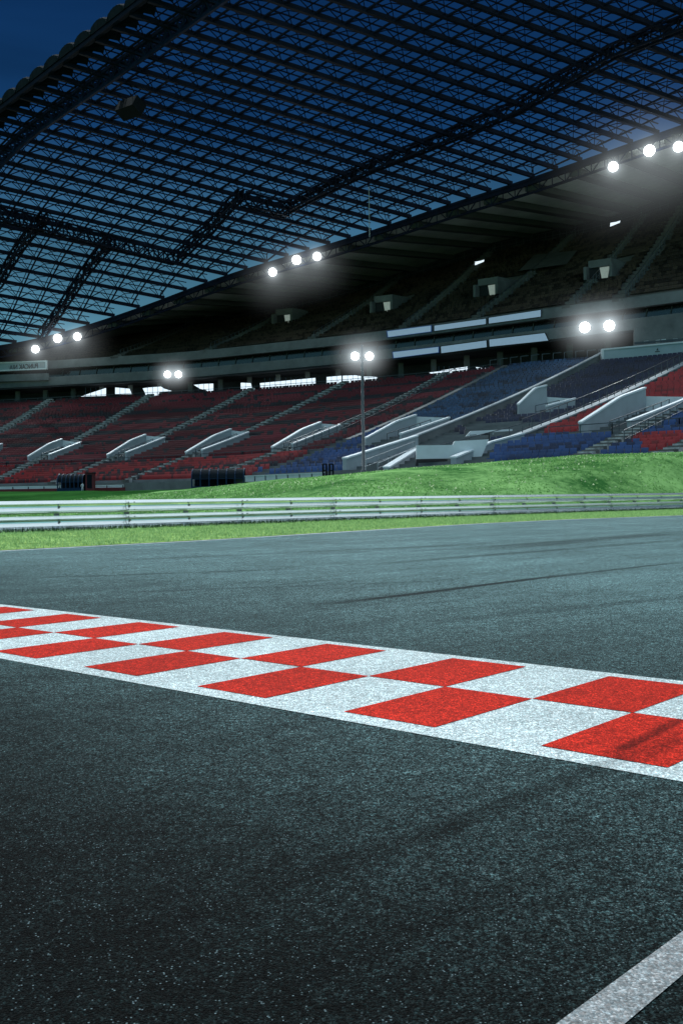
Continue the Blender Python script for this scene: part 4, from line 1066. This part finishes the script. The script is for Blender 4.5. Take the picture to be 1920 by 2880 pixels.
# ---------------------------------------------------------------- pole with twin lamps on the hill
pp = depth(835, 1093, 77); pz = hill_h(pp.x, pp.y)
mast = thing('floodlight_mast', (pp.x, pp.y, pz), 'slim dark mast on the grass hill carrying two lit floodlights', 'floodlight')
ztop = depth(835, 792, 77).z; zl = depth(835, 818, 77).z
mb = MB(); mb.tube([(pp.x, pp.y, pz-.3), (pp.x, pp.y, pz+.35), (pp.x, pp.y, pz+.36), (pp.x, pp.y, zl), (pp.x, pp.y, ztop)], [.2,.2,.125,.10,.07], 12); mb.build('pole', M['rail_dark'], mast, True)
mb = MB(); mb.bar((pp.x-.75, pp.y+.12, zl-.1), (pp.x+.55, pp.y+.12, zl-.1), .12, caps=True); mb.build('crossbar', M['rail_dark'], mast)
for xo in (815, 848):
    c = depth(xo, 818, 76.8); lamp_head(c, (0,0,1), .30, mast, hanger=(c.x, c.y+.3, c.z-.1))
    spot(c+Vector((0,-.6,-.05)), ((xo-830)*.5, 34, 0), 2500, 95, mast); HZ.append((c, 2.6, 1.0)); HZ.append((c, .8, 2.2))
# ---------------------------------------------------------------- pitch side things
def dugout(x0, x1, ytop, ybot, Y, label):
    a = depth(x0, ybot, Y); b = depth(x1, ybot, Y); H = depth(x0, ytop, Y).z - a.z; wdt = b.x-a.x; zb = min(a.z, b.z)
    t = thing('dugout', ((a.x+b.x)/2, Y, zb), label, 'dugout', 'team dugouts beside the pitch')
    dpt = H*.9; arc = [(0, 0), (.0, .55), (.06, .74), (.18, .88), (.36, .97), (.6, 1.0), (1, 1.0)]
    mb = MB(); L_ = [(a.x, Y+dpt*(1-u)*0+dpt*u, zb+H*v) for u, v in arc]; R_ = [(b.x, y_, z_) for _, y_, z_ in L_]
    L2 = [(a.x, Y+dpt*(1.0-u), zb+H*v) for u, v in arc]; 
    # curved canopy open toward the pitch on the left end
    mb.strip(L_[1:], R_[1:]); mb.poly([(b.x, Y+dpt, zb), (a.x, Y+dpt, zb), (a.x, Y+dpt, zb+H), (b.x, Y+dpt, zb+H)]); mb.build('canopy', M['bench_glass'], t, True)
    n = 6
    for i in range(n+1):
        mb = MB(); x = a.x + wdt*i/n
        for u, v in zip(L_[:-1], L_[1:]): mb.bar((x, u[1]-.03, u[2]), (x, v[1]-.03, v[2]+.02), .16)
        mb.build('hoop', M['bench_blue'], t)
    mb = MB(); mb.bar((a.x, Y-.05, zb+H*.12), (b.x, Y-.05, zb+H*.12), .10, H*.2, caps=True); mb.bar((a.x, Y-.04, zb+H*.55), (b.x, Y-.04, zb+H*.55), .07); mb.build('front_rail', M['bench_blue'], t)
    mb = MB(); mb.bar((a.x+.1, Y+dpt*.7, zb+H*.3), (b.x-.1, Y+dpt*.7, zb+H*.3), .5, .1, caps=True); mb.build('bench', M['bench_glass'], t)
    return t
dugout(441, 560, 1076, 1127, 139, 'larger curved dark blue dugout at the edge of the grass hill')
dugout(133, 190, 1089, 1129, 163, 'smaller distant dark blue dugout left of the red gate booth')
Yk = 163; a = depth(197, 1130, Yk); b = depth(215, 1130, Yk); top = depth(197, 1087, Yk)
kb = thing('gate_booth', (a.x, Yk, a.z), 'narrow red framed booth with a grey door beside the far dugout', 'booth')
mb = MB(); mb.box(((a.x+b.x)/2, Yk+.8, (a.z+top.z)/2), (b.x-a.x, 1.4, top.z-a.z)); mb.build('body', M['red_paint'], kb)
mb = MB(); mb.box(((a.x+b.x)/2, Yk+.07, a.z+(top.z-a.z)*.56), ((b.x-a.x)*.62, .05, (top.z-a.z)*.72)); mb.build('door', M['bench_glass'], kb)
mb = MB(); mb.box(((a.x+b.x)/2, Yk+.8, top.z+.06), ((b.x-a.x)*1.15, 1.7, .12)); mb.build('roof', M['black'], kb)
def barrier(pix, Y0, Y1, label, redwall=None):
    a = depth(*pix[0], Y0); b = depth(*pix[1], Y1); t = thing('pitch_barrier', a, label, 'barrier'); d = b-a; n = max(3, int(d.length/2.6))
    mb = MB(); mb.bar(a, b, .10, .16, caps=True); mb.build('top_rail', M['white_wall'], t)
    h = pix[2]/F*Y0; dn = Vector((0,0,h))
    mb = MB(); mb.poly([a-dn, b-dn, b-Vector((0,0,.05)), a-Vector((0,0,.05))]); mb.build('panel', M['white_wall'], t)
    mb = MB()
    for i in range(n+1):
        p = a + d*i/n; mb.bar(p+Vector((0,-.06,0)), p+Vector((0,-.06,-h)), .14)
    mb.build('posts', M['rail_dark'], t)
    if redwall:
        mb = MB(); e = Vector((0,-.3,0)); dd = Vector((0,0,redwall/F*Y0)); mb.poly([a+e-dn-dd, b+e-dn-dd, b+e-dn, a+e-dn]); mb.build('red_skirt', M['red_paint'], t)
    return t
barrier([(-250,1123),(430,1112), 5], 172, 166, 'white topped low barrier with dark red skirt before the red stand', 12)
barrier([(562,1094),(745,1086), 13], 139, 122, 'white pitch barrier between the large dugout and the black posts')
for i, (x, lab) in enumerate(((742, 'black goal like frame, left of two beside the white barrier'), (757, 'black goal like frame, right of two beside the white barrier'))):
    Y = 120; a = depth(x, 1100, Y); top = depth(x, 1066, Y); wd_ = 8/F*Y; mb = MB()
    for dx in (0, wd_): mb.bar((a.x+dx, Y, a.z-.5), (a.x+dx, Y, top.z), .2, caps=True)
    for fz in (1, .55, .2): mb.bar((a.x, Y, a.z+(top.z-a.z)*fz), (a.x+wd_, Y, a.z+(top.z-a.z)*fz), .14)
    o = mb.build('frame_stand', M['black']); tag(o, lab, 'frame', 'black frames at the pitch side')
# person in white near the booth
def person(x, ytop, ybot, Y, label):
    ft = depth(x, ybot, Y); H = depth(x, ytop, Y).z-ft.z; me = bpy.data.meshes.new('person')
    J = {'pel':(0,0,.53),'che':(.02,-.04,.72),'nec':(.03,-.07,.82),'hea':(.04,-.09,.90),'crn':(.04,-.09,.965),
         'hl':(-.05,0,.50),'kl':(-.06,-.03,.28),'al':(-.07,.0,.04),'tl':(-.07,-.07,.02),'hr':(.05,0,.50),'kr':(.07,-.05,.28),'ar':(.08,.03,.04),'tr':(.08,-.04,.02),
         'sl':(-.10,-.05,.78),'el':(-.14,-.08,.62),'wl':(-.10,-.17,.53),'sr':(.12,-.05,.78),'er':(.16,-.09,.62),'wr':(.13,-.18,.54)}
    R = {'pel':.075,'che':.085,'nec':.035,'hea':.055,'crn':.045,'hl':.055,'kl':.038,'al':.026,'tl':.022,'hr':.055,'kr':.038,'ar':.026,'tr':.022,'sl':.042,'el':.028,'wl':.020,'sr':.042,'er':.028,'wr':.020}
    ks = list(J); E = [('pel','che'),('che','nec'),('nec','hea'),('hea','crn'),('pel','hl'),('hl','kl'),('kl','al'),('al','tl'),('pel','hr'),('hr','kr'),('kr','ar'),('ar','tr'),('che','sl'),('sl','el'),('el','wl'),('che','sr'),('sr','er'),('er','wr')]
    me.from_pydata([tuple(c*H for c in J[k]) for k in ks], [(ks.index(a), ks.index(b)) for a, b in E], [])
    o = bpy.data.objects.new('person', me); COL.objects.link(o); o.location = (ft.x, Y, ft.z)
    sk = o.modifiers.new('skin', 'SKIN'); 
    for i, k in enumerate(ks): me.skin_vertices[0].data[i].radius = (R[k]*H, R[k]*H)
    me.skin_vertices[0].data[0].use_root = True
    o.modifiers.new('sub', 'SUBSURF').levels = 1; me.materials.append(M['cloth_white'])
    m = M['cloth_white']; tag(o, label, 'person')
    # dark hair cap
    mb = MB(); c = np.array((ft.x+.04*H, Y-.085*H, ft.z+.955*H)); mb.tube([c+np.array((0,0,-.03*H)), c, c+np.array((0,0,.03*H))], [.058*H,.052*H,.02*H], 10)
    h = mb.build('hair', M['black']); h.parent = o; h.matrix_parent_inverse = Matrix.Translation((ft.x, Y, ft.z)).inverted()
    return o
person(190, 1108, 1129, 158, 'small distant person in white leaning forward beside the red booth')
# ================================================================ light, sky, haze, camera

def haze(c, r, k):  # self-glowing spheres added around the lamps, imitating glare and lit air
    m = bpy.data.materials.get('lamp haze') 
    if m is None:
        m = bpy.data.materials.new('lamp haze'); m.use_nodes = True; N = m.node_tree.nodes; L = m.node_tree.links; N.clear()
        out = N.new('ShaderNodeOutputMaterial'); em = N.new('ShaderNodeEmission'); tcx = N.new('ShaderNodeTexCoord'); ln = N.new('ShaderNodeVectorMath'); ln.operation = 'LENGTH'
        L.new(tcx.outputs['Object'], ln.inputs[0]); mr = N.new('ShaderNodeMapRange'); mr.inputs['From Min'].default_value = 0; mr.inputs['From Max'].default_value = 1; mr.inputs['To Min'].default_value = 1; mr.inputs['To Max'].default_value = 0
        L.new(ln.outputs['Value'], mr.inputs[0]); pw = N.new('ShaderNodeMath'); pw.operation = 'POWER'; pw.inputs[1].default_value = 3.6; L.new(mr.outputs[0], pw.inputs[0])
        oi = N.new('ShaderNodeObjectInfo'); m2 = N.new('ShaderNodeMath'); m2.operation = 'MULTIPLY'; L.new(pw.outputs[0], m2.inputs[0])
        se = N.new('ShaderNodeSeparateColor'); L.new(oi.outputs['Color'], se.inputs[0]); L.new(se.outputs[0], m2.inputs[1]); L.new(m2.outputs[0], em.inputs['Strength'])
        em.inputs['Color'].default_value = (.85, .95, 1, 1); L.new(em.outputs[0], out.inputs['Volume'])
    me = bpy.data.meshes.get('haze')
    if me is None:
        import bmesh
        me = bpy.data.meshes.new('haze'); b = bmesh.new(); bmesh.ops.create_icosphere(b, subdivisions=3, radius=1); b.to_mesh(me); b.free(); me.materials.append(m)
    o = bpy.data.objects.new('haze', me); COL.objects.link(o); o.location = c; o.scale = (r, r, r); o.color = (k/r, k/r, k/r, 1); o['kind'] = 'structure'
for c, r, k in HZ: haze(c, r, k)

SUN_EL, SUN_AZ = math.radians(61), math.radians(-14)       # azimuth from +Y toward +X
sd = Vector((math.sin(SUN_AZ)*math.cos(SUN_EL), math.cos(SUN_AZ)*math.cos(SUN_EL), math.sin(SUN_EL)))
l = bpy.data.lights.new('sun', 'SUN'); l.energy = 2.15; l.angle = math.radians(4); l.color = (.90, .99, 1.0)
o = bpy.data.objects.new('sun', l); COL.objects.link(o); o.rotation_euler = (-sd).to_track_quat('-Z', 'Y').to_euler()
w = bpy.data.worlds.new('World'); sc.world = w; w.use_nodes = True; N = w.node_tree.nodes; L = w.node_tree.links
sky = N.new('ShaderNodeTexSky'); sky.sky_type = 'NISHITA'; sky.sun_disc = False; sky.sun_elevation = SUN_EL; sky.sun_rotation = SUN_AZ
sky.air_density = 1.0; sky.dust_density = .3; sky.ozone_density = 3.0
mul = N.new('ShaderNodeMix'); mul.data_type = 'RGBA'; mul.blend_type = 'MULTIPLY'; mul.inputs['Factor'].default_value = 1
L.new(sky.outputs[0], mul.inputs['A'])
tc = N.new('ShaderNodeTexCoord'); sx = N.new('ShaderNodeSeparateXYZ'); L.new(tc.outputs['Generated'], sx.inputs[0])
rr = N.new('ShaderNodeValToRGB'); e = rr.color_ramp.elements; e[0].position = .0; e[0].color = (.50, .85, .80, 1); e[1].position = .5; e[1].color = (.012, .07, .17, 1)
x = e.new(.22); x.color = (.30, .60, .62, 1); x = e.new(.33); x.color = (.045, .18, .33, 1)
L.new(sx.outputs[2], rr.inputs[0])
cn = N.new('ShaderNodeTexNoise'); cn.inputs['Scale'].default_value = 3; cn.inputs['Detail'].default_value = 6; cm = N.new('ShaderNodeMapping'); cm.inputs['Scale'].default_value = (1, 1, 7)
L.new(tc.outputs['Generated'], cm.inputs[0]); L.new(cm.outputs[0], cn.inputs['Vector'])
cr_ = N.new('ShaderNodeMapRange'); cr_.inputs['From Min'].default_value = .3; cr_.inputs['From Max'].default_value = .7; cr_.inputs['To Min'].default_value = .82; cr_.inputs['To Max'].default_value = 1.2; L.new(cn.outputs['Fac'], cr_.inputs[0])
vs = N.new('ShaderNodeVectorMath'); vs.operation = 'SCALE'; L.new(rr.outputs[0], vs.inputs[0]); L.new(cr_.outputs[0], vs.inputs['Scale'])
bk = N.new('ShaderNodeMapRange'); bk.interpolation_type = 'SMOOTHSTEP'; bk.inputs['From Min'].default_value = .25; bk.inputs['From Max'].default_value = -.5; bk.inputs['To Min'].default_value = 1; bk.inputs['To Max'].default_value = 2.6  # sky raised behind the camera as added fill for the stands
L.new(sx.outputs[1], bk.inputs[0]); vs2 = N.new('ShaderNodeVectorMath'); vs2.operation = 'SCALE'; L.new(vs.outputs[0], vs2.inputs[0]); L.new(bk.outputs[0], vs2.inputs['Scale'])
L.new(vs2.outputs[0], mul.inputs['B']); zz = N.new('ShaderNodeMapRange'); zz.interpolation_type = 'SMOOTHSTEP'; zz.inputs['From Min'].default_value = .47; zz.inputs['From Max'].default_value = .68; zz.inputs['To Max'].default_value = 15  # bright overhead cap added out of view to light rails and ground
L.new(sx.outputs[2], zz.inputs[0]); zc_ = N.new('ShaderNodeVectorMath'); zc_.operation = 'SCALE'; zc_.inputs[0].default_value = (.80, .98, 1.05); L.new(zz.outputs[0], zc_.inputs['Scale'])
za = N.new('ShaderNodeVectorMath'); za.operation = 'ADD'; L.new(mul.outputs['Result'], za.inputs[0]); L.new(zc_.outputs[0], za.inputs[1])
L.new(za.outputs[0], N['Background'].inputs['Color']); N['Background'].inputs['Strength'].default_value = .06
cam = bpy.data.cameras.new('camera'); co = bpy.data.objects.new('camera', cam); COL.objects.link(co)
cam.sensor_fit = 'VERTICAL'; cam.sensor_height = 36; cam.lens = F/2352*36; cam.shift_y = -(1176-CY)/2352; cam.clip_end = 8000; cam.clip_start = .05
co.matrix_world = Matrix(((cr, sr, 0, 0), (0, 0, -1, 0), (-sr, cr, 0, EYE), (0, 0, 0, 1)))
sc.camera = co
sc.view_settings.view_transform = 'Standard'; sc.view_settings.look = 'None'; sc.view_settings.exposure = 0
sc.cycles.max_bounces = 5; sc.cycles.transparent_max_bounces = 12
